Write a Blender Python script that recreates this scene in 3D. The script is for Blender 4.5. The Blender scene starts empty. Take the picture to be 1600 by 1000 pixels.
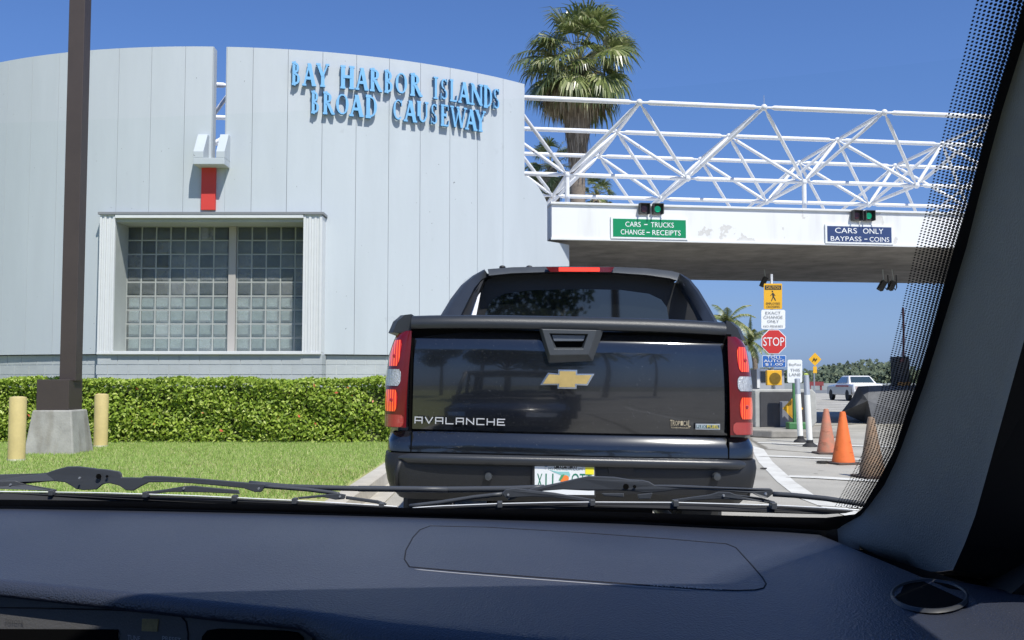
import bpy, math, random
import numpy as np
from mathutils import Vector, Matrix, Euler

# ------------------------------------------------------------------ camera, sky, sun, exposure
SC = bpy.context.scene
COL = SC.collection
R = math.radians
PITCH = R(3.4)
FPX = 1600.0
CAMZ = 1.15
cam_d = bpy.data.cameras.new('camera'); cam = bpy.data.objects.new('camera', cam_d); COL.objects.link(cam)
cam.location = (0, 0, CAMZ); cam.rotation_euler = (R(90) + PITCH, 0, 0)
cam_d.sensor_width = 36; cam_d.lens = 36.0 * FPX / 1600.0
cam_d.clip_start = 0.02; cam_d.clip_end = 5000
SC.camera = cam

SUN = Vector((0.26, -0.50, 0.82)).normalized()
world = bpy.data.worlds.new('World'); SC.world = world; world.use_nodes = True
wn = world.node_tree; bg = wn.nodes['Background']
sky = wn.nodes.new('ShaderNodeTexSky'); sky.sky_type = 'NISHITA'; sky.sun_disc = False
sky.sun_elevation = math.asin(SUN.z); sky.sun_rotation = math.atan2(SUN.x, SUN.y)
sky.altitude = 0; sky.air_density = 1.1; sky.dust_density = 0.6; sky.ozone_density = 3.0
geo_ = wn.nodes.new('ShaderNodeTexCoord'); sep_ = wn.nodes.new('ShaderNodeSeparateXYZ'); rmp_ = wn.nodes.new('ShaderNodeValToRGB')
wn.links.new(geo_.outputs['Generated'], sep_.inputs[0]); wn.links.new(sep_.outputs['Z'], rmp_.inputs[0])
e_ = rmp_.color_ramp.elements; e_[0].position = 0.0; e_[0].color = (.245,.36,.76,1); e_[1].position = .30; e_[1].color = (.33,.44,.66,1)
x_ = e_.new(.07); x_.color = (.29,.36,.60,1)
mul_ = wn.nodes.new('ShaderNodeMix'); mul_.data_type = 'RGBA'; mul_.blend_type = 'MULTIPLY'; mul_.inputs[0].default_value = 1
wn.links.new(sky.outputs[0], mul_.inputs[6]); wn.links.new(rmp_.outputs[0], mul_.inputs[7])
wn.links.new(mul_.outputs[2], bg.inputs[0]); bg.inputs[1].default_value = 0.13
sl = bpy.data.lights.new('sun', 'SUN'); so = bpy.data.objects.new('sun', sl); COL.objects.link(so)
sl.energy = 3.6; sl.angle = R(0.5); sl.color = (1.0, 0.95, 0.87)
so.rotation_euler = (-SUN).to_track_quat('-Z', 'Y').to_euler(); so.location = (0, 0, 60)
SC.view_settings.view_transform = 'Standard'; SC.view_settings.look = 'None'
SC.view_settings.exposure = 0.6; SC.view_settings.gamma = 1.0
SC.cycles.max_bounces = 8; SC.cycles.transparent_max_bounces = 16
SC.cycles.caustics_reflective = False; SC.cycles.caustics_refractive = False
random.seed(7); rng = np.random.default_rng(7)

# ------------------------------------------------------------------ measuring helpers (photo pixel -> place in metres)
def ray(u, v):
    a = (u - 800) / FPX; b = (500 - v) / FPX
    return Vector((a, math.cos(PITCH) - b * math.sin(PITCH), math.sin(PITCH) + b * math.cos(PITCH)))
def P(u, v, Y):
    r = ray(u, v); return Vector((0, 0, CAMZ)) + r * (Y / r.y)
def PZ(u, v, z):
    r = ray(u, v); return Vector((0, 0, CAMZ)) + r * ((z - CAMZ) / r.z)
def PP(u, v, o, n):
    r = ray(u, v); c = Vector((0, 0, CAMZ)); return c + r * ((o - c).dot(n) / r.dot(n))

# ------------------------------------------------------------------ materials
MATS = {}
def mat(name, col, rough=0.6, metal=0.0, var=0.0, vscale=4.0, bump=0.0, bscale=60.0, coat=0.0, emit=None, estr=0.0,
        col2=None, detail=6.0, stretch=None, spec=0.5, alpha=None):
    if name in MATS: return MATS[name]
    m = bpy.data.materials.new(name); m.use_nodes = True; nt = m.node_tree; b = nt.nodes['Principled BSDF']
    b.inputs['Base Color'].default_value = (*col, 1); b.inputs['Roughness'].default_value = rough
    b.inputs['Metallic'].default_value = metal; b.inputs['Coat Weight'].default_value = coat
    b.inputs['Coat Roughness'].default_value = 0.03; b.inputs['Specular IOR Level'].default_value = spec
    if emit: b.inputs['Emission Color'].default_value = (*emit, 1); b.inputs['Emission Strength'].default_value = estr
    tc = nt.nodes.new('ShaderNodeTexCoord'); vec = tc.outputs['Object']
    if stretch:
        mp = nt.nodes.new('ShaderNodeMapping'); mp.inputs['Scale'].default_value = stretch
        nt.links.new(vec, mp.inputs[0]); vec = mp.outputs[0]
    if var > 0:
        n = nt.nodes.new('ShaderNodeTexNoise'); n.inputs['Scale'].default_value = vscale; n.inputs['Detail'].default_value = detail
        n.inputs['Roughness'].default_value = 0.65
        nt.links.new(vec, n.inputs['Vector'])
        rp = nt.nodes.new('ShaderNodeValToRGB'); rp.color_ramp.elements[0].position = 0.3; rp.color_ramp.elements[1].position = 0.72
        c2 = col2 if col2 else tuple(c * (1 - var) for c in col)
        rp.color_ramp.elements[0].color = (*c2, 1)
        rp.color_ramp.elements[1].color = (*(tuple(min(1, c * (1 + var * 0.4)) for c in col)), 1)
        nt.links.new(n.outputs['Fac'], rp.inputs[0]); nt.links.new(rp.outputs[0], b.inputs['Base Color'])
    if bump > 0:
        n2 = nt.nodes.new('ShaderNodeTexNoise'); n2.inputs['Scale'].default_value = bscale; n2.inputs['Detail'].default_value = 4
        nt.links.new(tc.outputs['Object'], n2.inputs['Vector'])
        bp = nt.nodes.new('ShaderNodeBump'); bp.inputs['Strength'].default_value = bump; bp.inputs['Distance'].default_value = 0.01
        nt.links.new(n2.outputs['Fac'], bp.inputs['Height']); nt.links.new(bp.outputs[0], b.inputs['Normal'])
    MATS[name] = m; return m

def overlay(m, kind, scale, lo, hi, dark, stretch=(1,1,1), detail=8, seed=0.0, mode='MULTIPLY'):
    """multiply the base colour by a patchy (noise) or cracked (voronoi edge) factor"""
    nt = m.node_tree; b = nt.nodes['Principled BSDF']; inp = b.inputs['Base Color']
    tc = nt.nodes.new('ShaderNodeTexCoord'); mp = nt.nodes.new('ShaderNodeMapping'); mp.inputs['Scale'].default_value = stretch; mp.inputs['Location'].default_value = (seed, seed*.7, seed*.3)
    nt.links.new(tc.outputs['Object'], mp.inputs[0])
    if kind == 'noise':
        n = nt.nodes.new('ShaderNodeTexNoise'); n.inputs['Scale'].default_value = scale; n.inputs['Detail'].default_value = detail; out = n.outputs['Fac']
    else:
        n = nt.nodes.new('ShaderNodeTexVoronoi'); n.feature = 'DISTANCE_TO_EDGE'; n.inputs['Scale'].default_value = scale; out = n.outputs['Distance']
        w = nt.nodes.new('ShaderNodeTexNoise'); w.inputs['Scale'].default_value = scale*3; w.inputs['Detail'].default_value = 6; nt.links.new(mp.outputs[0], w.inputs['Vector'])
        mxv = nt.nodes.new('ShaderNodeMix'); mxv.data_type = 'RGBA'; mxv.inputs[0].default_value = .25; nt.links.new(mp.outputs[0], mxv.inputs[6]); nt.links.new(w.outputs['Color'], mxv.inputs[7]); nt.links.new(mxv.outputs[2], n.inputs['Vector'])
    if kind == 'noise': nt.links.new(mp.outputs[0], n.inputs['Vector'])
    rp = nt.nodes.new('ShaderNodeValToRGB'); rp.color_ramp.elements[0].position = lo; rp.color_ramp.elements[1].position = hi
    rp.color_ramp.elements[0].color = (*dark, 1) if kind != 'noise' else (1,1,1,1); rp.color_ramp.elements[1].color = (1,1,1,1) if kind != 'noise' else (*dark, 1)
    if mode == 'ADD' : rp.color_ramp.elements[0].color = (0,0,0,1)
    nt.links.new(out, rp.inputs[0])
    mx = nt.nodes.new('ShaderNodeMix'); mx.data_type = 'RGBA'; mx.blend_type = mode; mx.inputs[0].default_value = 1
    if inp.is_linked: nt.links.new(inp.links[0].from_socket, mx.inputs[6])
    else: mx.inputs[6].default_value = inp.default_value
    nt.links.new(rp.outputs[0], mx.inputs[7]); nt.links.new(mx.outputs[2], inp)
    return m

def leaf_mat(name, cols, rough=0.45, trans=0.3, spec=0.5):
    m = bpy.data.materials.new(name); m.use_nodes = True; nt = m.node_tree; b = nt.nodes['Principled BSDF']
    g = nt.nodes.new('ShaderNodeNewGeometry'); rp = nt.nodes.new('ShaderNodeValToRGB')
    e = rp.color_ramp.elements
    for i, (p, c) in enumerate(cols):
        if i < 2: e[i].position = p; e[i].color = (*c, 1)
        else: x = e.new(p); x.color = (*c, 1)
    nt.links.new(g.outputs['Random Per Island'], rp.inputs[0]); nt.links.new(rp.outputs[0], b.inputs['Base Color'])
    b.inputs['Roughness'].default_value = rough; b.inputs['Specular IOR Level'].default_value = spec
    t = nt.nodes.new('ShaderNodeBsdfTranslucent'); mx = nt.nodes.new('ShaderNodeMixShader'); mx.inputs[0].default_value = trans
    nt.links.new(rp.outputs[0], t.inputs[0]); nt.links.new(b.outputs[0], mx.inputs[1]); nt.links.new(t.outputs[0], mx.inputs[2])
    nt.links.new(mx.outputs[0], nt.nodes['Material Output'].inputs[0])
    MATS[name] = m; return m

def glass_mat(name, tint, fac, rough=0.0, fresnel=False):
    m = bpy.data.materials.new(name); m.use_nodes = True; nt = m.node_tree; nt.nodes.remove(nt.nodes['Principled BSDF'])
    t = nt.nodes.new('ShaderNodeBsdfTransparent'); t.inputs[0].default_value = (*tint, 1)
    g = nt.nodes.new('ShaderNodeBsdfGlossy'); g.inputs['Roughness'].default_value = rough
    mx = nt.nodes.new('ShaderNodeMixShader'); mx.inputs[0].default_value = fac
    if fresnel:
        f = nt.nodes.new('ShaderNodeFresnel'); f.inputs[0].default_value = 1.45; nt.links.new(f.outputs[0], mx.inputs[0])
    nt.links.new(t.outputs[0], mx.inputs[1]); nt.links.new(g.outputs[0], mx.inputs[2])
    nt.links.new(mx.outputs[0], nt.nodes['Material Output'].inputs[0])
    MATS[name] = m; return m

# ------------------------------------------------------------------ mesh builder
class MB:
    def __init__(s): s.v = []; s.f = []
    def add(s, vs, fs):
        o = len(s.v); s.v += [Vector(p) for p in vs]; s.f += [tuple(i + o for i in f) for f in fs]; return s
    def box(s, a, b):
        x0, y0, z0 = a; x1, y1, z1 = b
        return s.add([(x0,y0,z0),(x1,y0,z0),(x1,y1,z0),(x0,y1,z0),(x0,y0,z1),(x1,y0,z1),(x1,y1,z1),(x0,y1,z1)],
                     [(0,3,2,1),(4,5,6,7),(0,1,5,4),(1,2,6,5),(2,3,7,6),(3,0,4,7)])
    def obox(s, o, ex, ey, ez):
        """box from corner o along three edge vectors"""
        o = Vector(o); ex = Vector(ex); ey = Vector(ey); ez = Vector(ez)
        vs = [o, o+ex, o+ex+ey, o+ey, o+ez, o+ex+ez, o+ex+ey+ez, o+ey+ez]
        return s.add(vs, [(0,3,2,1),(4,5,6,7),(0,1,5,4),(1,2,6,5),(2,3,7,6),(3,0,4,7)])
    def prism(s, pts, d):
        """closed polygon pts (3D) extruded by d"""
        n = len(pts); d = Vector(d); pts = [Vector(p) for p in pts]
        fs = [tuple(range(n)), tuple(range(2*n-1, n-1, -1))] + [(i, i+n, (i+1) % n + n, (i+1) % n) for i in range(n)]
        return s.add(pts + [p + d for p in pts], fs)
    def loft(s, secs, closed=True, caps=True):
        n = len(secs[0]); vs = [p for c in secs for p in c]; fs = []
        for i in range(len(secs) - 1):
            for j in range(n if closed else n - 1):
                k = (j + 1) % n; fs.append((i*n+j, i*n+k, (i+1)*n+k, (i+1)*n+j))
        if caps and closed:
            fs.append(tuple(range(n-1, -1, -1))); fs.append(tuple((len(secs)-1)*n + j for j in range(n)))
        return s.add(vs, fs)
    def grid(s, rows): return s.loft(rows, closed=False, caps=False)
    def tube(s, pts, r, n=8, caps=True):
        pts = [Vector(p) for p in pts]; rs = r if isinstance(r, (list, tuple)) else [r] * len(pts); secs = []
        up0 = None
        for i, p in enumerate(pts):
            t = (pts[min(i+1, len(pts)-1)] - pts[max(i-1, 0)]).normalized()
            ref = up0 if up0 is not None else (Vector((0,0,1)) if abs(t.z) < 0.9 else Vector((1,0,0)))
            a = t.cross(ref)
            if a.length < 1e-5: a = t.cross(Vector((0.3,1,0.2)))
            a.normalize(); b = a.cross(t).normalized(); up0 = b
            secs.append([p + (a*math.cos(2*math.pi*k/n) + b*math.sin(2*math.pi*k/n)) * rs[i] for k in range(n)])
        return s.loft(secs, caps=caps)
    def lathe(s, prof, o=(0,0,0), axis='z', n=24):
        o = Vector(o); secs = []
        for r, h in prof:
            c = []
            for k in range(n):
                a = 2*math.pi*k/n; x = r*math.cos(a); y = r*math.sin(a)
                c.append(o + (Vector((x,y,h)) if axis == 'z' else Vector((h,x,y)) if axis == 'x' else Vector((x,h,y))))
            secs.append(c)
        return s.loft(secs)
    def ball(s, o, r, n=10, sc=(1,1,1)):
        m = n // 2 + 1; o = Vector(o)
        secs = [[o + Vector((r*sc[0]*math.sin(math.pi*i/m)*math.cos(2*math.pi*k/n), r*sc[1]*math.sin(math.pi*i/m)*math.sin(2*math.pi*k/n),
                 r*sc[2]*math.cos(math.pi*i/m))) for k in range(n)] for i in range(m+1)]
        secs[0] = [p + Vector((0,0,0)) for p in secs[0]]
        return s.loft(secs, caps=False)
    def build(s, name, m, parent=None, smooth=False, bevel=0.0, local=False, seg=2, autosmooth=None, loc=None):
        me = bpy.data.meshes.new(name)
        off = Vector((0,0,0))
        if parent is not None and not local: off = root_of(parent)
        if loc is not None: off = Vector(loc)
        me.from_pydata([tuple(p - off) for p in s.v], [], s.f); me.validate()
        import bmesh as _b
        bm = _b.new(); bm.from_mesh(me); _b.ops.recalc_face_normals(bm, faces=bm.faces); bm.to_mesh(me); bm.free()
        if m is not None: me.materials.append(m)
        if smooth: me.polygons.foreach_set('use_smooth', [True]*len(me.polygons))
        o = bpy.data.objects.new(name, me); COL.objects.link(o)
        if parent is not None: o.parent = parent
        if loc is not None: o.location = loc
        if bevel > 0:
            md = o.modifiers.new('bevel', 'BEVEL'); md.width = bevel; md.segments = seg; md.limit_method = 'ANGLE'; md.angle_limit = R(35)
        if autosmooth:
            me.polygons.foreach_set('use_smooth', [True]*len(me.polygons))
            try: me.set_sharp_from_angle(angle=R(autosmooth))
            except Exception: pass
        return o
def root_of(p):
    v = Vector((0,0,0))
    while p is not None: v = v + p.location; p = p.parent
    return v

def tag(o, label=None, cat=None, group=None, kind=None):
    if label: o['label'] = label
    if cat: o['category'] = cat
    if group: o['group'] = group
    if kind: o['kind'] = kind
    return o
def thing(name, label, cat, loc=(0,0,0), group=None):
    o = bpy.data.objects.new(name, None); COL.objects.link(o); o.location = loc; o.empty_display_size = 0.2
    return tag(o, label, cat, group)
def polys(name, V, m, parent=None, loc=(0,0,0), smooth=False):
    """V: (n,k,3) array of n k-gons -> one mesh"""
    n, k, _ = V.shape; me = bpy.data.meshes.new(name)
    V = V - np.array(loc, dtype=float)
    me.vertices.add(n*k); me.vertices.foreach_set('co', V.astype(np.float32).ravel())
    me.loops.add(n*k); me.loops.foreach_set('vertex_index', np.arange(n*k, dtype=np.int32))
    me.polygons.add(n); me.polygons.foreach_set('loop_start', np.arange(0, n*k, k, dtype=np.int32))
    me.polygons.foreach_set('loop_total', np.full(n, k, dtype=np.int32))
    me.update(calc_edges=True); me.materials.append(m)
    o = bpy.data.objects.new(name, me); COL.objects.link(o)
    if parent is not None: o.parent = parent
    else: o.location = loc
    return o
_tc = {}
def text_pts(body):
    if body in _tc: return _tc[body]
    c = bpy.data.curves.new('t', 'FONT'); c.body = body; c.align_x = 'CENTER'; c.extrude = 0.0; c.resolution_u = 3
    o = bpy.data.objects.new('t', c); COL.objects.link(o)
    bpy.context.view_layer.update()
    me = bpy.data.meshes.new_from_object(o.evaluated_get(bpy.context.evaluated_depsgraph_get()))
    vs = [v.co.copy() for v in me.vertices]; fs = [tuple(p.vertices) for p in me.polygons]
    bpy.data.objects.remove(o); bpy.data.curves.remove(c); bpy.data.meshes.remove(me)
    x0 = min(v.x for v in vs); x1 = max(v.x for v in vs); y0 = min(v.y for v in vs); y1 = max(v.y for v in vs)
    vs = [((v.x-x0)/(x1-x0)-.5, (v.y-y0)/(y1-y0)-.5) for v in vs]
    _tc[body] = (vs, fs); return _tc[body]
def text_on(mb, body, c, ex, ez, w, h, thick=None):
    """flat text centred at c, axes ex, ez (unit), size w x h; raised toward ex x ez"""
    vs, fs = text_pts(body); c = Vector(c); ex = Vector(ex); ez = Vector(ez)
    P3 = [c + ex*x*w + ez*y*h for x, y in vs]
    mb.add(P3, fs)
    return mb
def empty_part(name, parent):
    o = bpy.data.objects.new(name, None); COL.objects.link(o); o.parent = parent; return o

# ------------------------------------------------------------------ shared materials
M_wall = mat('painted_panel', (0.495, 0.545, 0.58), 0.75, var=0.05, vscale=1.6, bump=0.15, bscale=9, stretch=(1,1,0.16))
overlay(M_wall, 'noise', 2.2, .70, .76, (.90,.90,.90), (1,1,.8), 10, 11.0); overlay(M_wall, 'noise', 1.1, .50, .85, (.93,.935,.93), (1.5,1.5,.2), 6, 9.0); overlay(M_wall, 'noise', 14, .765, .78, (.45,.45,.45), (1,1,1), 2, 2.0)
M_wallback = mat('panel_joint', (0.36, 0.385, 0.41), 0.9)
M_white = mat('white_paint', (0.74, 0.75, 0.74), 0.5, var=0.06, vscale=3)
M_trusswhite = mat('white_steel', (0.72, 0.73, 0.74), 0.4, var=0.08, vscale=5)
M_conc = mat('concrete', (0.36, 0.355, 0.33), 0.9, var=0.25, vscale=5, bump=0.3, bscale=40)
overlay(M_conc, 'noise', 2.5, .5, .75, (.62,.58,.52), (2,2,.4), 8, 3.0); overlay(M_trusswhite, 'noise', 9, .68, .72, (.55,.45,.36), (1,1,1), 4, 1.0)
M_black = mat('black_plastic', (0.012, 0.012, 0.014), 0.5)
M_rubber = mat('rubber', (0.02, 0.02, 0.022), 0.75)
M_steel = mat('galvanised', (0.5, 0.52, 0.54), 0.4, 0.7, var=0.1, vscale=20)
M_tire = mat('tyre_rubber', (0.02, 0.02, 0.02), 0.85)
# ================================================================== SETTING
def sheet(name, x0, y0, x1, y1, z, m, nx=1, ny=1):
    mb = MB(); mb.grid([[(x0+(x1-x0)*i/nx, y0+(y1-y0)*j/ny, z) for i in range(nx+1)] for j in range(ny+1)])
    return tag(mb.build(name, m), kind='structure')
M_ground = mat('far_ground', (0.12, 0.13, 0.07), 0.95, var=0.4, vscale=0.05, col2=(0.2, 0.19, 0.13))
sheet('ground', -2500, -2500, 2500, 2500, -0.03, M_ground)

def road_mat():
    m = mat('road_concrete', (0.47, 0.45, 0.395), 0.85, var=0.30, vscale=0.55, bump=0.25, bscale=70, detail=12)
    nt = m.node_tree; b = nt.nodes['Principled BSDF']
    src = b.inputs['Base Color'].links[0].from_socket
    n = nt.nodes.new('ShaderNodeTexNoise'); n.inputs['Scale'].default_value = 90; n.inputs['Detail'].default_value = 3
    tc = nt.nodes['Texture Coordinate'] if 'Texture Coordinate' in nt.nodes else [x for x in nt.nodes if x.type == 'TEX_COORD'][0]
    nt.links.new(tc.outputs['Object'], n.inputs['Vector'])
    rp = nt.nodes.new('ShaderNodeValToRGB'); rp.color_ramp.elements[0].position = .35; rp.color_ramp.elements[0].color = (.72,.72,.72,1)
    rp.color_ramp.elements[1].position = .6
    nt.links.new(n.outputs['Fac'], rp.inputs[0])
    mx = nt.nodes.new('ShaderNodeMix'); mx.data_type = 'RGBA'; mx.blend_type = 'MULTIPLY'; mx.inputs[0].default_value = 1
    nt.links.new(src, mx.inputs[6]); nt.links.new(rp.outputs[0], mx.inputs[7])
    nt.links.new(mx.outputs[2], b.inputs['Base Color']); return m
_rm = road_mat(); overlay(_rm, 'crack', .22, .004, .012, (.45,.43,.40), (1,.6,1)); overlay(_rm, 'noise', .7, .56, .72, (.74,.73,.72), (1,.45,1), 8, 5.0); overlay(_rm, 'noise', 5, .70, .74, (.62,.61,.60), (1,1,1), 3, 7.0)
sheet('road', -1.62, -60, 60, 95, 0.0, _rm, 8, 8)
overlay(M_lawn0 := mat('lawn_soil', (0.28, 0.33, 0.11), 0.95, var=0.35, vscale=1.3, col2=(0.36, 0.34, 0.16), detail=10, bump=0.5, bscale=50), 'noise', .9, .55, .75, (.80,.72,.60), (1,1,1), 6, 2.0)
sheet('driveway', -60, 95, 90, 130, 0.004, mat('asphalt_far', (0.17, 0.18, 0.19), 0.9, var=0.2, vscale=0.4))
# water beyond the causeway
sheet('water', -400, 135, 600, 236, -0.02, mat('bay_water', (0.06, 0.12, 0.17), 0.12, bump=0.6, bscale=2))

# lawn with a curved edge, kerb following it
def kerb_x(y):
    if y < 15.5: return -1.42
    t = min(1, (y - 15.5) / 7.5); return -1.42 + 2.2 * (t*t*(3-2*t))
M_lawn = mat('lawn_soil', (0.28, 0.33, 0.11), 0.95, var=0.35, vscale=1.3, col2=(0.36, 0.34, 0.16), detail=10, bump=0.5, bscale=50)
ys = [-60, -20, 0, 5, 8, 10, 12, 14, 15.5] + [15.5 + .75*i for i in range(1, 11)]
mb = MB(); mb.grid([[(-70, y, .12), (-20, y, .12), (-8, y, .12), (-3, y, .12), (kerb_x(y)-.16, y, .12)] for y in ys])
tag(mb.build('lawn', M_lawn), kind='structure')
mb = MB(); rows = []
for y in ys:
    x = kerb_x(y); rows.append([(x-.16,y,0.02),(x-.16,y,.135),(x-.02,y,.14),(x+.01,y,.12),(x+.03,y,0.0),(x+.22,y,.012),(x+.22,y,-.02)])
mb.grid(rows)
tag(mb.build('kerb', mat('kerb_concrete', (.50,.47,.41), .9, var=.2, vscale=4, bump=.3, bscale=50), autosmooth=40), kind='structure')

# grass blades on the visible lawn
n = 120000
px = rng.uniform(-9.6, -1.6, n); py = rng.uniform(9.0, 17.4, n)
keep = px < -1.63; px = px[keep]; py = py[keep]; n = len(px)
h = rng.uniform(.018, .05, n); w = rng.uniform(.003, .006, n); a = rng.uniform(0, 6.283, n)
lx = rng.normal(0, .018, n); ly = rng.normal(0, .018, n)
V = np.zeros((n, 3, 3)); V[:,0] = np.stack([px-w*np.cos(a), py-w*np.sin(a), np.full(n,.119)], 1)
V[:,1] = np.stack([px+w*np.cos(a), py+w*np.sin(a), np.full(n,.119)], 1); V[:,2] = np.stack([px+lx, py+ly, .12+h], 1)
M_grass = leaf_mat('grass_blade', [(0, (.22,.37,.07)), (1, (.64,.62,.34)), (.5, (.34,.49,.12)), (.85, (.46,.56,.19))], .6, .35, .3)
tag(polys('lawn_grass', V, M_grass), 'short green lawn grass in front of the hedge', kind='stuff')

# road markings
M_mark = mat('road_paint', (0.64, 0.64, 0.60), 0.7, var=0.3, vscale=3, col2=(.5,.49,.45), detail=10, bump=.1)
def strip(name, pts, w, z=0.005, label=None):
    mb = MB(); rows = []
    pts = [Vector((p[0], p[1], z)) for p in pts]
    for i, p in enumerate(pts):
        t = (pts[min(i+1, len(pts)-1)] - pts[max(i-1, 0)]).normalized(); nn = Vector((t.y, -t.x, 0)) * w / 2
        rows.append([p - nn, p + nn])
    mb.grid(rows); o = mb.build(name, M_mark); tag(o, kind='structure'); return o
def g(u, v): return PZ(u, v, 0)
strip('lane_edge_marking', [g(1186,700)+Vector((0,6,0)), g(1184,702), g(1196,722), g(1228,753), g(1262,778), (2.95, 8.0, 0), (2.9, 3, 0), (2.9, -10, 0)], .20)
strip('crosswise_marking', [g(1184,692.5), g(1270,694.5), g(1330,697), g(1480,702)], .30, .0095)
strip('crosswise_marking', [g(1188,713), g(1240,714.5), g(1330,718), g(1500,724)], .27, .0095)
strip('crosswise_marking', [g(1231,745), g(1280,747), g(1371,752.5), g(1600,762)], .26, .0095)
strip('crosswise_marking', [g(1283,789), g(1400,797), g(1600,812)], .24, .0095)
strip('lane_edge_marking', [g(1372,657), g(1420,656), g(1480,654)], .3, .0095)
strip('lane_edge_marking', [(8.5, 52, 0), (40, 46, 0)], .5, .0095)
strip('lane_edge_marking', [(8.5, 43, 0), (34, 38, 0)], .4, .0095)

# ================================================================== TOLL BUILDING
CX, CY, RR = -6.5, 30.5, 10.0
def arcP(th, r, z): return Vector((CX + r*math.sin(th), CY - r*math.cos(th), z))
def th_of(u, r=RR):
    """angle on the curved wall seen at picture column u"""
    a = (u - 800) / FPX; lo, hi = -1.0, 0.95
    for _ in range(50):
        m = (lo + hi) / 2; p = arcP(m, r, 0)
        if p.x / p.y < a / 1.0: lo = m
        else: hi = m
    return (lo + hi) / 2
def arcbox(mb, t0, t1, z0, z1, r0, r1, n=2, ztop=None):
    secs = []
    for i in range(n + 1):
        t = t0 + (t1 - t0) * i / n; zt = ztop(t) if ztop else z1
        secs.append([arcP(t, r1, z0), arcP(t, r1, zt), arcP(t, r0, zt), arcP(t, r0, z0)])
    mb.loft(secs)
ZT = P(320, 75, 20.6).z; ZB = P(320, 553, 20.6).z
T_gapL, T_gapR = th_of(325), th_of(347); T_end = th_of(820)
Z_slot = P(330, 250, 20.5).z
WX0, WX1 = -8.30, -3.82; WZ0, WZ1 = P(320, 552, 20.4).z, P(320, 333, 20.4).z
bld = thing('toll_building', 'pale grey toll building with tall curved panelled wall, slot and glass block window', 'building', (CX, 20.5, 0))
step = 0.70 / RR
seams_R = [T_gapR + .0]; t = T_gapR + .75*step
while t < T_end - .02: seams_R.append(t); t += step
seams_R.append(T_end)
seams_L = [T_gapL]; t = T_gapL - .8*step
while t > -1.25: seams_L.append(t); t -= step
panels = MB(); back = MB()
tw0, tw1 = math.asin((WX0+.02-CX)/RR), math.asin((WX1-.02-CX)/RR)
def column(ta, tb):
    ta, tb = min(ta,tb), max(ta,tb); g_ = .00035
    cuts = [ta] + [c for c in (tw0, tw1) if ta + 1e-4 < c < tb - 1e-4] + [tb]
    for a, b in zip(cuts[:-1], cuts[1:]):
        mid = (a+b)/2; zb = WZ1 + .02 if tw0 < mid < tw1 else ZB
        arcbox(panels, a + (g_ if a == ta else 0), b - (g_ if b == tb else 0), zb, ZT, RR-.03, RR, 3)
        arcbox(back, a, b, zb + .004, ZT - .006, RR-.26, RR-.034, 3)
for a, b in zip(seams_R[:-1], seams_R[1:]): column(a, b)
for a, b in zip(seams_L[:-1], seams_L[1:]): column(a, b)
# wall under the slot
arcbox(panels, T_gapL, T_gapR, WZ1+.02, Z_slot, RR-.03, RR-.001, 1); arcbox(back, T_gapL, T_gapR, WZ1+.02, Z_slot-.004, RR-.26, RR-.034, 1)
panels.build('curved_wall', M_wall, bld, autosmooth=20)
back.build('wall_backing', M_wallback, bld)
# reveals of the slot so that its sides read as painted
for t_, s_ in ((T_gapL, 1), (T_gapR, -1)):
    mb = MB(); arcbox(mb, t_ + s_*.0003, t_ + s_*.0014, Z_slot, ZT-.002, RR-.262, RR-.002, 1); mb.build('slot_reveal', M_wall, bld)
# concrete block base
def block_mat():
    m = mat('painted_block', (.43,.465,.48), .85, var=.12, vscale=2, bump=.2, bscale=30)
    return m
mb = MB(); bl = .41; dth = bl/RR; t = -1.2; 
zrow = [ZB-.012 - .2*i for i in range(9)]
mort = MB(); arcbox(mort, -1.22, R(51.5), .1, ZB-.02, RR-.3, RR-.078, 60)
for i in range(8):
    t = -1.2 + (dth/2 if i % 2 else 0)
    while t + dth < R(51):
        arcbox(mb, t+.0007, t+dth-.0007, max(.1, zrow[i+1]+.007), zrow[i]-.007, RR-.2, RR-.071, 1); t += dth
    if zrow[i+1] < .12: break
mb.build('block_base', block_mat(), bld); mort.build('mortar', mat('mortar', (.56,.585,.59), .9), bld)
mb = MB(); mort = MB(); mort.box((WX0, 20.512, .1), (WX1, 20.9, WZ0-.021))
for i in range(8):
    zt_, zb_ = WZ0 - .024 - .2*i, WZ0 - .024 - .2*(i+1); xx = WX0 - (.2 if i % 2 else 0)
    while xx < WX1:
        xa, xb = max(WX0-.02, xx+.006), min(WX1+.02, xx+bl-.006)
        if xb - xa > .03: mb.box((xa, 20.50, max(.1, zb_+.006)), (xb, 20.95, zt_-.006))
        xx += bl
    if zb_ < .1: break
mb.build('window_plinth', MATS['painted_block'], bld); mort.build('mortar', MATS['mortar'], bld)
# lower shoulder that carries on to the right
z0s = P(820, 275, 23.2).z; z1s = P(862, 318, 23.8).z; T_sh = th_of(856); T_far = R(52)
def shz(t): k = max(0, min(1, (t - T_end) / (T_sh - T_end))); return z0s + (z1s - z0s) * (k ** 1.9)
mb = MB(); arcbox(mb, T_end+.0008, T_sh, ZB, 0, RR-.26, RR-.012, 10, shz)
arcbox(mb, T_sh+.0004, T_far, ZB, 4.40, RR-.26, RR-.016, 6)
mb.build('shoulder_wall', M_wall, bld, autosmooth=20)
# low roofed block behind the wall
mb = MB(); mb.box((-13, 23.2, 0.05), (-.4, 36, 5.0)); mb.build('rear_block', mat('render_grey', (.55,.57,.58), .85, var=.1, vscale=1), bld)
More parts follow.
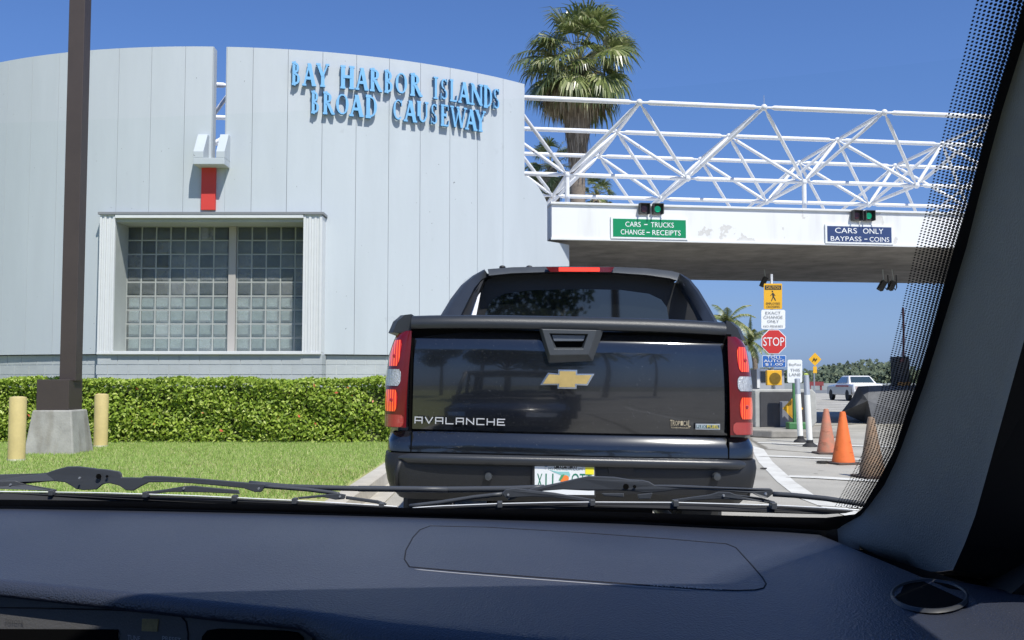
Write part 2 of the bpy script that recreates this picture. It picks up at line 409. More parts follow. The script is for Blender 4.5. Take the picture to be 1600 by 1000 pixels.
# slot bracket (open tray) and red strip
o = MB(); yb = 20.5
bl_, br_ = P(301, 250, 20.1).x, P(350, 250, 20.1).x; zb0 = P(320, 257, 20.15).z; zb1 = P(320, 247, 20.15).z; ztp = P(320, 213, 20.45).z
o.box((bl_, 20.12, zb0), (br_, 20.52, zb1))
for xa, xb in ((bl_, bl_+.20), (br_-.17, br_)):
    o.prism([(xa, 20.125, zb1+.001), (xa, 20.56, zb1+.001), (xa, 20.56, ztp+.03), (xa, 20.40, ztp+.03), (xa, 20.125, zb1+.13)], (xb-xa, 0, 0))
o.build('slot_tray', M_wall, bld, bevel=.008)
o = MB(); xr0, xr1 = P(315,300,20.48).x, P(337,300,20.48).x; o.box((xr0, 20.45, P(325,328,20.47).z), (xr1, 20.53, zb0-.003))
o.build('red_strip', mat('red_paint', (.62,.05,.04), .6), bld)

# window
win = empty_part('window', bld)
M_frame = mat('white_metal_frame', (.68,.70,.70), .35, var=.05, vscale=6)
YF, YG = 20.46, 21.15
for x0, x1 in ((WX0, WX0+.31), (WX1-.38, WX1)):
    f = MB(); nfl = 7; w_ = (x1-x0)/nfl
    for i in range(nfl):
        d = (.0, .016, .0, .020, .008, .018, .0)[i]
        f.box((x0+w_*i+.001, YF+d, WZ0+.02), (x0+w_*(i+1)-.001, 21.0, WZ1-.04))
    f.box((x0, YF-.012, WZ0-.02), (x1, 21.0, WZ0+.018)); f.box((x0+.02, YF-.01, WZ1-.038), (x1-.02, 21.0, WZ1-.02))
    f.build('folded_shutter', M_frame, win, bevel=.004)
f = MB(); f.box((WX0-.03, YF-.03, WZ1-.018), (WX1+.03, 20.98, WZ1+.03)); f.build('header', mat('grey_metal', (.22,.23,.24), .5), win)
f = MB(); f.box((WX0+.31, YF-.02, WZ1-.09), (WX1-.38, YF+.05, WZ1-.02)); f.build('top_track', M_frame, win, bevel=.004); f = MB(); f.box((WX0+.31, YF-.03, WZ0-.02), (WX1-.38, YG+.1, WZ0+.045))
f.build('sill', M_frame, win, bevel=.004)
f = MB(); jx0, jx1 = WX0+.312, WX1-.382
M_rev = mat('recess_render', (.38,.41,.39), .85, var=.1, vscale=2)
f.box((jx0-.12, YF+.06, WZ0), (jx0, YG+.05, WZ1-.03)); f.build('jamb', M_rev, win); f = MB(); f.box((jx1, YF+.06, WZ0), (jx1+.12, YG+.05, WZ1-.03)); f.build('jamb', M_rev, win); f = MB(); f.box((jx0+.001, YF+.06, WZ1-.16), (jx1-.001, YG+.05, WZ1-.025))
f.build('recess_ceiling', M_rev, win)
bz0, bz1 = WZ0+.046, WZ1-.161
M_gb = bpy.data.materials.new('glass_block'); M_gb.use_nodes = True
nt = M_gb.node_tree; pb = nt.nodes['Principled BSDF']; pb.inputs['Base Color'].default_value = (.42,.46,.44,1); pb.inputs['Roughness'].default_value = .25
tr = nt.nodes.new('ShaderNodeBsdfTransparent'); tr.inputs[0].default_value = (.72,.80,.84,1); mx = nt.nodes.new('ShaderNodeMixShader'); mx.inputs[0].default_value = .62
nz = nt.nodes.new('ShaderNodeTexNoise'); nz.inputs['Scale'].default_value = 9; tcn = nt.nodes.new('ShaderNodeTexCoord'); nt.links.new(tcn.outputs['Object'], nz.inputs['Vector'])
bpn = nt.nodes.new('ShaderNodeBump'); bpn.inputs['Strength'].default_value = .5; bpn.inputs['Distance'].default_value = .03
nt.links.new(nz.outputs['Fac'], bpn.inputs['Height']); nt.links.new(bpn.outputs[0], pb.inputs['Normal'])
gi = nt.nodes.new('ShaderNodeNewGeometry'); ri = nt.nodes.new('ShaderNodeValToRGB'); ri.color_ramp.elements[0].color = (.17,.20,.195,1); ri.color_ramp.elements[1].color = (.38,.41,.40,1)
nt.links.new(gi.outputs['Random Per Island'], ri.inputs[0]); nt.links.new(ri.outputs[0], pb.inputs['Base Color'])
rm = nt.nodes.new('ShaderNodeMapRange'); rm.inputs[3].default_value = .42; rm.inputs[4].default_value = .72; nz3 = nt.nodes.new('ShaderNodeTexNoise'); nz3.inputs['Scale'].default_value = 5; nt.links.new(tcn.outputs['Object'], nz3.inputs['Vector']); nt.links.new(nz3.outputs['Fac'], rm.inputs[0]); nt.links.new(rm.outputs[0], mx.inputs[0])
nt.links.new(pb.outputs[0], mx.inputs[1]); nt.links.new(tr.outputs[0], mx.inputs[2]); nt.links.new(mx.outputs[0], nt.nodes['Material Output'].inputs[0])
gm = MB(); gr = MB(); cw = (jx1 - jx0 - .19) / 12; rh = (bz1 - bz0) / 9
xs = []
x = jx0
for c in range(12):
    if c == 7: x += .19
    xs.append(x); x += cw
for xi, xx in enumerate(xs):
    if xi == 7: gm.build('glass_blocks', M_gb, win); gm = MB()
    for r_ in range(9):
        z = bz0 + rh*r_; k = .014
        a = [(xx+k,YG,z+k),(xx+cw-k,YG,z+k),(xx+cw-k,YG,z+rh-k),(xx+k,YG,z+rh-k)]
        k2 = .045; b_ = [(xx+k2,YG-.012,z+k2),(xx+cw-k2,YG-.012,z+k2),(xx+cw-k2,YG-.012,z+rh-k2),(xx+k2,YG-.012,z+rh-k2)]
        gm.add(a + b_, [(0,1,5,4),(1,2,6,5),(2,3,7,6),(3,0,4,7),(4,5,6,7)])
gm.build('glass_blocks', M_gb, win, smooth=False)
for i, xx in enumerate(xs): gr.box((xx-.013, YG-.006, bz0), (xx+.013, YG+.03, bz1))
for r_ in range(10): gr.box((jx0, YG-.004, bz0+rh*r_-.013), (jx1, YG+.028, bz0+rh*r_+.013))
gr.build('grout', mat('grout', (.36,.38,.36), .9), win)
f = MB(); mx0 = xs[6] + cw; f.box((mx0+.02, YG-.05, bz0+.002), (mx0+.17, YG+.1, bz1-.002)); f.build('mullion', mat('mullion_grey', (.40,.38,.355), .7), win)
f = MB(); zmid = P(300, 466, 21.3).z
f.box((jx0, YG+.16, bz0), (jx1, YG+.2, zmid)); f.build('lower_blind', mat('frost_board', (.70,.75,.70), .8, var=.25, vscale=2.5), win)
f = MB(); f.box((jx0+cw*2.5, YG+.3, zmid), (jx1, YG+.34, bz1-.25)); f.build('curtain', mat('curtain', (.26,.29,.33), .9, var=.4, vscale=3), win)
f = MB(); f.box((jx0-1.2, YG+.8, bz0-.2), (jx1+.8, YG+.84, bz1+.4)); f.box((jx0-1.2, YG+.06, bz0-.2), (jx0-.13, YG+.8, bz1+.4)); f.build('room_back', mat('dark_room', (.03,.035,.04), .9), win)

# ---- raised serif lettering
def glyph(ch):
    S = []; q = 0.06  # serif half-thickness
    def s(x0,y0,x1,y1,w): S.append(('s',x0,y0,x1,y1,w))
    def sf(x,y,w=.30): s(x-w/2,y,x+w/2,y,.085)
    def arc(cx,cy,rx,ry,a0,a1,wk=.245,wn=.10): S.append(('a',cx,cy,rx,ry,a0,a1,wk,wn))
    T, N = .27, .13
    if ch == 'B': s(.28,0,.28,1,T); sf(.24,.03,.3); sf(.24,.97,.3); arc(.42,.75,.33,.22,-90,90); arc(.42,.27,.42,.25,-90,90); s(.28,.97,.45,.97,N); s(.28,.52,.45,.52,N); s(.28,.03,.45,.03,N)
    if ch == 'A': s(.48,.98,.14,.03,N); s(.48,.98,.82,.03,T); s(.25,.33,.68,.33,N); sf(.14,.03,.30); sf(.84,.03,.32)
    if ch == 'Y': s(.5,.48,.5,0,T); s(.14,.97,.5,.45,T); s(.86,.97,.5,.45,N); sf(.14,.97,.34); sf(.86,.97,.30); sf(.5,.03,.4)
    if ch == 'H':
        for x in (.2,.8): s(x,0,x,1,T); sf(x,.03,.36); sf(x,.97,.36)
        s(.2,.52,.8,.52,N)
    if ch == 'R': s(.24,0,.24,1,T); sf(.22,.03,.38); sf(.2,.97,.3); arc(.38,.74,.36,.23,-90,90); s(.24,.97,.4,.97,N); s(.24,.51,.4,.51,N); s(.44,.5,.84,.03,T); sf(.88,.03,.26)
    if ch == 'O': arc(.5,.5,.42,.47,0,360,.19,.07)
    if ch == 'I': s(.5,0,.5,1,.42); s(.05,.03,.95,.03,.07); s(.05,.97,.95,.97,.07)
    if ch == 'S': arc(.5,.735,.33,.235,35,270,.19,.07); arc(.5,.265,.36,.235,-145,90,.19,.07); s(.80,.98,.80,.72,.07); s(.14,.02,.14,.30,.07)
    if ch == 'L': s(.3,0,.3,1,T); sf(.28,.97,.4); s(.1,.03,.9,.03,.08); s(.87,.02,.93,.3,.08)
    if ch == 'N': s(.16,0,.16,1,N); s(.84,0,.84,1,N); s(.14,.97,.84,.04,T); sf(.16,.03,.3); sf(.84,.97,.3); s(.0,.97,.2,.97,.07)
    if ch == 'D': s(.24,0,.24,1,T); s(.06,.03,.45,.03,N); s(.06,.97,.45,.97,N); arc(.42,.5,.44,.47,-90,90,.2,.08)
    if ch == 'C': arc(.56,.5,.46,.47,50,310,.2,.07); s(.86,.97,.86,.68,.07)
    if ch == 'U': s(.2,.3,.2,1,T); s(.82,.3,.82,1,N); sf(.2,.97,.36); sf(.82,.97,.3); arc(.51,.32,.31,.28,180,360,.12,.09)
    if ch == 'E': s(.24,0,.24,1,T); s(.06,.03,.85,.03,.08); s(.06,.97,.82,.97,.08); s(.24,.52,.62,.52,N); s(.83,.02,.9,.28,.07); s(.8,.98,.82,.75,.07); s(.62,.40,.62,.64,.06)
    if ch == 'W': s(.08,.97,.3,.02,.13); s(.5,.9,.3,.02,.06); s(.46,.97,.7,.02,.13); s(.93,.97,.7,.02,.06); sf(.08,.97,.22); sf(.46,.97,.2); sf(.93,.97,.2)
    return S
def letter_mesh(ch, w, h, d):
    mb = MB(); k = 0
    def quadstrip(L):   # list of (inner, outer) 2D pairs -> extruded ribbon
        nonlocal k
        yo = -d - .0012*k; k += 1
        secs = [[(a[0],yo,a[1]), (b[0],yo,b[1]), (b[0],0,b[1]), (a[0],0,a[1])] for a, b in L]
        mb.loft(secs)
    for S in glyph(ch):
        if S[0] == 's':
            _, x0,y0,x1,y1,wd = S; x0*=w; x1*=w; y0*=h; y1*=h
            dx, dy = x1-x0, y1-y0; L = math.hypot(dx,dy)
            if abs(dy) > abs(dx)*1.0: ox, oy = wd*w/2 if ch != 'I' else wd*w/2, 0
            else: ox, oy = 0, wd*h/2
            quadstrip([((x0-ox,y0-oy),(x0+ox,y0+oy)), ((x1-ox,y1-oy),(x1+ox,y1+oy))])
        else:
            _, cx,cy,rx,ry,a0,a1,wk,wn = S; n_ = 14; L = []
            for i in range(n_+1):
                a = R(a0+(a1-a0)*i/n_); c, s_ = math.cos(a), math.sin(a); t_ = (wn + (wk-wn)*abs(c)**1.5)
                L.append((((cx+(rx-t_)*c)*w, (cy+(ry-wn*1.0)*s_)*h), ((cx+rx*c)*w, (cy+ry*s_)*h)))
            quadstrip(L)
    return mb
M_letter = mat('sky_blue_enamel', (.20,.47,.76), .4, var=.06, vscale=4); M_letter_side = mat('letter_side_shade', (.07,.20,.38), .5)  # side faces carry their shade as a darker blue
sign = thing('building_lettering', 'light blue raised serif letters BAY HARBOR ISLANDS BROAD CAUSEWAY on curved wall', 'sign', (-2.5, 20.9, 5.5))
L1 = [('B',449,466),('A',467,489),('Y',489,509),('H',526,549),('A',550,571),('R',572,592),('B',594,611),('O',611,633),('R',635,655),('I',672,680),('S',682,696),('L',697,710),('A',711,730),('N',730,750),('D',750,766),('S',765,777)]
L2 = [('B',480,496),('R',499,518),('O',518,542),('A',541,564),('D',565,587),('C',608,625),('A',626,647),('U',646,665),('S',667,680),('E',683,698),('W',699,724),('A',722,741),('Y',738,754)]
zl1 = P(455, 135, 20.72).z; zl2 = P(485, 180, 20.85).z
for L, z, h in ((L1, zl1, .475), (L2, zl2, .46)):
    for ch, u0, u1 in L:
        t0, t1 = th_of(u0), th_of(u1); tm = (t0+t1)/2; w_ = RR*(t1-t0)
        mb = letter_mesh(ch, w_, h, .085); b0 = arcP(tm, RR+.025, z); ex = Vector((math.cos(tm), math.sin(tm), 0)); ey = Vector((-math.sin(tm), math.cos(tm), 0))
        mb.v = [b0 + ex*(p.x - w_/2) + ey*p.y + Vector((0,0,p.z)) for p in mb.v]
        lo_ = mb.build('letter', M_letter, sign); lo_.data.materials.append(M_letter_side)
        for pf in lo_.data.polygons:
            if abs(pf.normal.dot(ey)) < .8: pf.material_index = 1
# small weather stains on the wall top
# ================================================================== CANOPY AND TRUSS
TH = R(8.5); UX = Vector((math.cos(TH), math.sin(TH), 0)); NX = Vector((-math.sin(TH), math.cos(TH), 0)); ZU = Vector((0,0,1))
C0 = P(862, 345, 24.0); C0.z = 0
zc0 = P(862, 374.5, 24.0).z; zc1 = P(862, 317, 24.0).z
can = thing('toll_canopy', 'white flat toll canopy with peeling fascia spanning the lanes', 'canopy', (C0.x, C0.y, 0))
def fascia_mat():
    m = mat('peeling_fascia', (.68,.69,.70), .55)
    nt = m.node_tree; b = nt.nodes['Principled BSDF']; tc = [x for x in nt.nodes if x.type == 'TEX_COORD'][0]
    n1 = nt.nodes.new('ShaderNodeTexNoise'); n1.inputs['Scale'].default_value = .8; n1.inputs['Detail'].default_value = 10; n1.inputs['Roughness'].default_value = .6
    nt.links.new(tc.outputs['Object'], n1.inputs['Vector'])
    sx = nt.nodes.new('ShaderNodeSeparateXYZ'); nt.links.new(tc.outputs['Object'], sx.inputs[0])
    mr = nt.nodes.new('ShaderNodeMapRange'); mr.inputs[1].default_value = 2.0; mr.inputs[2].default_value = 5.0; mr.inputs[3].default_value = -.10; mr.inputs[4].default_value = .085
    nt.links.new(sx.outputs['X'], mr.inputs[0])
    ad = nt.nodes.new('ShaderNodeMath'); nt.links.new(n1.outputs['Fac'], ad.inputs[0]); nt.links.new(mr.outputs[0], ad.inputs[1])
    rp = nt.nodes.new('ShaderNodeValToRGB'); e = rp.color_ramp.elements
    e[0].position = .615; e[0].color = (.76,.77,.77,1); e[1].position = .625; e[1].color = (.58,.57,.54,1); x = e.new(.66); x.color = (.66,.66,.64,1)
    nt.links.new(ad.outputs[0], rp.inputs[0]); nt.links.new(rp.outputs[0], b.inputs['Base Color']); return m
mb = MB(); W, D = 17.0, 9.0
_fm = fascia_mat(); overlay(_fm, 'noise', 1.2, .55, .85, (.80,.79,.76), (2.2,1,.25), 8, 6.0)
mb.obox(C0 + ZU*(zc0+.05), UX*W, NX*D, ZU*(zc1-zc0-.08)); mb.build('fascia', _fm, can)
mb = MB(); mb.obox(C0 + ZU*(zc1-.029) - NX*.05 - UX*.03, UX*(W+.1), NX*(D+.1), ZU*.05)
mb.obox(C0 + ZU*(zc0+.0) - NX*.03 - UX*.02, UX*(W+.1), NX*.06, ZU*.049); mb.build('edge_trim', M_white, can, bevel=.006)
mb = MB(); nb = 40
for i in range(nb):   # soffit boards
    mb.obox(C0 + ZU*(zc0+.015) + NX*(.035 + (D-.06)*i/nb), UX*W, NX*((D-.06)/nb-.022), ZU*.034)
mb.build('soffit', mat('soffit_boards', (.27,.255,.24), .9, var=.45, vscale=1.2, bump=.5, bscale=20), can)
for sx in (1.5, 15.6):
    mb = MB(); b_ = C0 + UX*sx + NX*7.6; mb.lathe([(.2, 0),(.2, zc0+.01)], b_, n=20); mb.build('column', M_white, can, autosmooth=40)

A0 = P(999, 160, 24.2); S_ = 3.14; z_lo = P(884, 274, 25.5).z
SN = 2.95; NT = Vector((-math.sin(R(4.6)), math.cos(R(4.6)), 0))
tru = thing('space_truss', 'white tubular steel space truss above toll canopy and wall', 'truss', (A0.x, A0.y, zc1))
def UN(k, j): return A0 + UX*(S_*k) + NT*(SN*j)
def LN(k, j): p = A0 + UX*(S_*(k-.5)) + NT*(SN*(j+.5)); p.z = z_lo; return p
K0, K1 = -4, 5
def cigar(mb, a, b, r):   # tube with tapered ends meeting ball joints
    d = (b - a).normalized(); L = (b - a).length
    mb.tube([a + d*.06, a + d*.2, a + d*.26, b - d*.26, b - d*.2, b - d*.06], [r*.45, r*.55, r, r, r*.55, r*.45], 8)
def member(nm, a, b, r):
    mb = MB(); cigar(mb, a, b, r); mb.build(nm, M_trusswhite, tru, autosmooth=50)
for j in range(3):
    for k in range(K0, K1): member('top_chord', UN(k, j), UN(k+1, j), .062)
    for k in range(K0+1, K1): member('bottom_chord', LN(k, j), LN(k+1, j), .058)
for k in range(K0, K1+1):
    for j in range(2): member('cross_member', UN(k, j), UN(k, j+1), .052)
    if k > K0:
        for j in range(2): member('cross_member', LN(k, j), LN(k, j+1), .052)
for k in range(K0+1, K1+1):
    for j in range(3):
        for dk in (-1, 0):
            for dj in (0, 1):
                if j + dj <= 2: member('brace', LN(k, j), UN(k+dk, j+dj), .047)
for k in range(K0, K1+1):
    for j in range(3):
        for q in ([UN(k, j)] + ([LN(k, j)] if k > K0 else [])):
            mb = MB(); mb.ball(q, .085, 10); mb.build('joint', M_trusswhite, tru, smooth=True)
for k in (0, 2, 4):
    for j in (0, 2):
        mb = MB(); p = LN(k, j); mb.tube([(p.x,p.y,p.z-.03),(p.x,p.y,zc1+.02)], .06, 8); mb.build('post', M_trusswhite, tru, autosmooth=50)
p = UN(1,0); mb = MB(); mb.tube([p, p+ZU*.3], .008, 5); mb.build('lightning_rod', M_steel, tru)

def on_face(u, v, d=0):
    return PP(u, v, C0 - NX*d, NX)
FN = -NX  # outward
def board(name, label, u0, v0, u1, v1, frame_c, face_c, lines, group=None, cat='sign', txtc=(.82,.84,.84)):
    a = on_face((u0+u1)/2, (v0+v1)/2, .05)
    pw = on_face(u1,v0,.05) - on_face(u0,v0,.05); w = pw.length; h = (on_face(u0,v0,.05)-on_face(u0,v1,.05)).length
    t = thing(name, label, cat, a - ZU*h/2, group)
    mb = MB(); mb.obox(a - UX*w/2 - ZU*h/2 + NX*.045, UX*w, -NX*.045, ZU*h); mb.build('frame', mat(name+'_edge', frame_c, .5), t, bevel=.006)
    mb = MB(); mb.obox(a - UX*(w/2-.05) - ZU*(h/2-.05), UX*(w-.1), -NX*.006, ZU*(h-.1)); mb.build('panel', mat(name+'_face'+label[:5], face_c, .4, var=.1, vscale=3), t)
    for s_, cx, cz, tw, th_ in lines:
        mb = MB(); text_on(mb, s_, a + UX*cx*w + ZU*cz*h - NX*.009, UX, ZU, tw*w, th_*h); mb.build('lettering', mat('sign_white', txtc, .5), t)
    return t
board('lane_sign', 'green overhead lane sign reading CARS TRUCKS CHANGE RECEIPTS', 955, 339.5, 1075, 374, (.78,.80,.80), (.0,.24,.09),
      [('CARS', -.215, .165, .20, .23), ('-', -.05, .165, .045, .04), ('TRUCKS', .165, .165, .30, .23), ('CHANGE', -.22, -.19, .31, .23), ('-', -.02, -.19, .045, .04), ('RECEIPTS', .22, -.19, .37, .23)])
board('lane_sign', 'navy overhead lane sign reading CARS ONLY', 1290, 351, 1396, 381.5, (.70,.74,.76), (.035,.06,.16),
      [('CARS', -.20, .18, .32, .27), ('ONLY', .20, .18, .30, .27), ('BAYPASS', -.20, -.24, .45, .24), ('-', .09, -.24, .045, .04), ('COINS', .29, -.24, .29, .24)])
def signal(u, v, on, label):
    a = on_face(u, v, .0); s_ = .25
    t = thing('lane_signal', label, 'signal light', a - ZU*.13, 'square lane signals on the fascia')
    mb = MB(); mb.obox(a - UX*s_/2 - ZU*s_/2 - NX*.02, UX*s_, -NX*.05, ZU*s_)
    for o_, ex_, ez_ in ((a-UX*s_/2-ZU*s_/2, UX*.014, ZU*s_), (a+UX*(s_/2-.014)-ZU*s_/2, UX*.014, ZU*s_), (a-UX*(s_/2-.015)+ZU*(s_/2-.014), UX*(s_-.03), ZU*.014)):
        mb.obox(o_ - NX*.071, ex_, -NX*.12, ez_)
    mb.build('housing', mat('signal_housing', (.045,.045,.045), .6), t)
    mb = MB(); c = a - NX*.073
    pts = [c + (UX*math.cos(2*math.pi*i/20) + ZU*math.sin(2*math.pi*i/20))*.076 for i in range(20)]; mb.prism(pts, -NX*.012)
    mb.build('lens', mat('green_lamp', (.0,.35,.16), .25, emit=(.02,.9,.42), estr=.14) if on else mat('red_lens_off', (.10,.03,.03), .25), t)
signal(1005, 327, False, 'dark red lane signal above the green overhead sign')
signal(1026, 327.5, True, 'lit green lane signal above the green overhead sign')
signal(1336, 337.5, False, 'dark red lane signal above the navy overhead sign')
signal(1355, 338, True, 'lit green lane signal above the navy overhead sign')
# ================================================================== PICKUP TRUCK AHEAD
TY, TX, TROLL = 5.5, 0.303, R(1.2)
trk = thing('pickup_truck', 'black pickup truck with sail pillars, brake lights on, seen from behind', 'pickup truck', (TX, TY, 0))
trk.rotation_euler = (0, TROLL, 0)
_inv = Matrix.Rotation(TROLL, 3, 'Y').inverted()
def T(u, v, y=0.0): return _inv @ (P(u, v, TY + y) - Vector((TX, TY, 0)))
M_blk = mat('black_car_paint', (.008,.0095,.013), .12, coat=1.0, spec=.6, bump=.012, bscale=5)
overlay(M_blk, 'noise', 130, .68, .74, (.05,.05,.05), (1,1,1), 2, 3.0, 'ADD'); overlay(M_blk, 'noise', 2.2, .45, .8, (.006,.006,.006), (1,1,.6), 8, 1.0, 'ADD')
M_clad = mat('grey_cladding', (.055,.062,.07), .42, var=.15, vscale=8, bump=.15, bscale=300)
M_dclad = mat('dark_cladding', (.011,.012,.014), .5, bump=.2, bscale=250)
M_dglass = mat('dark_glass', (.006,.008,.01), .02, spec=.9, coat=1.0)
M_chrome = mat('chrome', (.75,.76,.78), .12, 1.0)
M_cap = mat('dark_grey_cladding', (.024,.028,.033), .40, var=.15, vscale=8, bump=.15, bscale=300)
M_gap = mat('shut_gap', (.002,.002,.002), .9, spec=.1)
# side profile half widths (x,z), swept along the truck
def body_sec(y, xs, ztop, zbot=.52):
    base = [(.90,zbot),(.985,.62),(1.01,.84),(1.0,.98),(.985,1.2),(.962,1.36)]
    pr = [(x*xs, z) for x, z in base if z < ztop-.04] + [(.945*xs, ztop-.03), (.90*xs, ztop)]
    while len(pr) < 8: pr.insert(-2, ((pr[-3][0]+pr[-2][0])/2, (pr[-3][1]+pr[-2][1])/2))
    return [(-x, y, z) for x, z in pr] + [(x, y, z) for x, z in reversed(pr)]
mb = MB()
secs = [body_sec(.06, .93, 1.42), body_sec(.10,.965,1.43), body_sec(.2,.99,1.44), body_sec(.4,1,1.44), body_sec(1.8,1,1.42), body_sec(2.0,1,1.36), body_sec(3.9,1,1.30), body_sec(4.3,.99,1.24), body_sec(5.2,.95,1.14), body_sec(5.55,.86,1.0)]
mb.loft(secs); mb.build('body', M_blk, trk, local=True, autosmooth=35)
# cab greenhouse
mb = MB()
def cab_sec(y, w0, z0, w1, z1):
    pr = [(w0, z0), (w0-.02, z0+.08), (w1+.05, z1-.16), (w1, z1-.06), (w1-.07, z1-.015), (w1-.25, z1)]
    return [(-x, y, z) for x, z in pr] + [(x, y, z) for x, z in reversed(pr)]
zr = T(905, 421, 1.75).z
mb.loft([cab_sec(1.80,.74,1.30,.66,zr-.03), cab_sec(2.1,.85,1.30,.70,zr), cab_sec(3.0,.87,1.28,.70,zr+.015), cab_sec(3.5,.87,1.28,.67,zr-.03)]); mb.build('cab', M_blk, trk, local=True, autosmooth=40)
mb = MB(); mb.loft([cab_sec(3.5,.865,1.28,.665,zr-.035), [(x*.98,y+.75,1.27) for x,y,z in cab_sec(3.5,.865,1.28,.665,zr-.03)]]); mb.build('front_glass', M_dglass, trk, local=True, autosmooth=40)
for s_ in (-1, 1):   # side glass
    mb = MB(); X0 = .868*s_
    mb.prism([(X0,2.15,1.40),(X0,3.0,1.40),(X0*.9,2.95,zr-.18),(X0*.9,2.25,zr-.18)], (.006*s_,0,0)); mb.build('side_window', M_dglass, trk, local=True)
# rear wall of the cab with glass
yW = 1.74
def poly_T(pts, y): return [T(u, v, y) for u, v in pts]
mb = MB(); mb.prism(poly_T([(744,512),(745,480),(752,455),(762,436),(785,429),(830,425),(900,424),(980,427),(1040,435),(1060,444),(1080,470),(1100,512)], yW), (0,.05,0)); mb.build('cab_rear_wall', M_dclad, trk, local=True)
mb = MB(); mb.prism(poly_T([(756,512),(758,490),(764,476),(772,466),(788,459),(830,453.5),(900,451.5),(970,453),(1014,459),(1033,468),(1042,480),(1047,512)], yW-.012), (0,.01,0)); mb.build('rear_window', M_dglass, trk, local=True)
# roof rear lip
mb = MB(); top = [(762,420.5),(800,417.5),(853,416.5),(905,416.2),(960,417),(1010,419),(1050,423.5),(1062,427)]; bot = [(764,430.5),(800,426.8),(853,425),(905,424.6),(960,426),(1010,429.5),(1046,434.5),(1058,438)]
fr = poly_T(top, yW-.10) ; bo = poly_T(bot, yW-.14); bk = [p + Vector((0,.25,.02)) for p in fr]; ub = [p + Vector((0,.16,.0)) for p in bo]
mb.loft([bk, fr, bo, ub], closed=False, caps=False); mb.build('roof_lip', M_clad, trk, local=True, autosmooth=60)
mb = MB(); mb.prism(poly_T([(853,417.3),(960,417.3),(955,425.2),(860,424.8)], yW-.16), (0,.03,0)); o = mb.build('centre_brake_light', mat('red_lens', (.14,.008,.01), .12, coat=1), trk, local=True)
mb = MB(); mb.prism(poly_T([(873,417.8),(937,418),(937,424.3),(873,424)], yW-.168), (0,.01,0)); mb.build('lit_strip', mat('lit_red', (.9,.05,.03), .3, emit=(1,.07,.04), estr=.45), o, local=True)
for u_ in (785, 827): mb = MB(); mb.ball(T(u_, 417.5, 2.3), .018, 10, (1.4,1,.8)); mb.build('roof_bump', M_black, trk, local=True, smooth=True)
# sail pillars
def sail(outer, inner, s_):
    ys = [1.72, 1.60, 1.42, 1.15, .85]
    o_ = [T(u, v, y) for (u, v), y in zip(outer, ys)]; i_ = [T(u, v, y-.02) for (u, v), y in zip(inner, ys)]
    mid = [(a+b)/2 + Vector((s_*.012,-.03,.012)) for a, b in zip(o_, i_)]
    dn = [p + Vector((s_*.01, .22, -.02)) for p in o_]; di = [p + Vector((-s_*.0, .12, -.01)) for p in i_]
    mb = MB(); mb.loft([dn, o_, mid, i_, di], closed=False, caps=False); return mb.build('sail_pillar', M_cap, trk, local=True, autosmooth=50)
sail([(757,420.5),(738,431),(720,446),(704,467),(684,500)], [(764,430.5),(752,437),(741,450),(730,472),(716,500)], -1)
sail([(1062,426.5),(1078,436),(1092,453),(1106,476),(1124,508)], [(1058,438),(1066,447),(1078,465),(1090,486),(1102,508)], 1)
# inner black cheek beside the left sail, and a pale plate painted as the wall's reflection
mb = MB(); mb.prism([T(758,432,1.66),T(742,452,1.5),T(714,500,1.0),T(732,500,1.0),T(748,456,1.5)], (0,.04,0)); mb.build('sail_inner', M_dclad, trk, local=True); mb = MB(); mb.prism([T(1060,438,1.66),T(1072,458,1.5),T(1094,506,1.1),T(1126,508,1.1),T(1066,440,1.6)],(0,.04,0)); mb.build('sail_inner', M_dclad, trk, local=True)
mb = MB(); mb.prism([T(751,457,1.60),T(743,498,1.45),T(724,498,1.35),T(735,474,1.45)], (0,.01,0)); mb.build('sail_reflection', mat('reflection_pale', (.85,.85,.85), .35), trk, local=True)
# bed rail caps and tailgate top cap
capz0, capz1 = T(888, 516, 0).z, T(888, 494, .02).z
mb = MB(); rows = []
lx0, lx1 = T(642,500).x, T(1136,500).x
for (y, z) in ((.05, capz0), (-.030, capz0+.004), (-.038, capz0+.02), (-.034, capz0+.045), (-.012, capz1-.010), (.025, capz1-.001), (.10, capz1), (.16, capz1-.03)):
    r_ = []
    for i in range(21):
        f_ = i/20; x = lx0 + (lx1-lx0)*f_; e = abs(2*f_-1); r_.append((x, y + .05*e**4, z - .012*e**3))
    rows.append(r_)
mb.grid(rows); mb.build('tailgate_cap', M_cap, trk, local=True, autosmooth=50)
for s_, ua, ub_ in ((-1, 625, 641), (1, 1138, 1150)):
    xa, xb = T(ua,505).x, T(ub_,505).x
    mb = MB(); xo = xa if s_ < 0 else xb; xi = xb if s_ < 0 else xa
    sc = []
    for y, k in ((.055, 0), (.11, 1), (.35, 1), (1.0, .95), (1.75, .85)):
        z1 = capz1 - .004; xx = xo + s_*(.0 + (.03 if k else 0)); sc.append([(xi, y, capz0-.03), (xi, y, z1), (xo - s_*.02 + s_*.03*(k>0), y, z1-.005), (xx+s_*.02, y, z1-.04), (xx+s_*.045, y, capz0-.03)])
    mb.loft(sc); mb.build('bed_rail_cap', M_cap, trk, local=True, autosmooth=50)
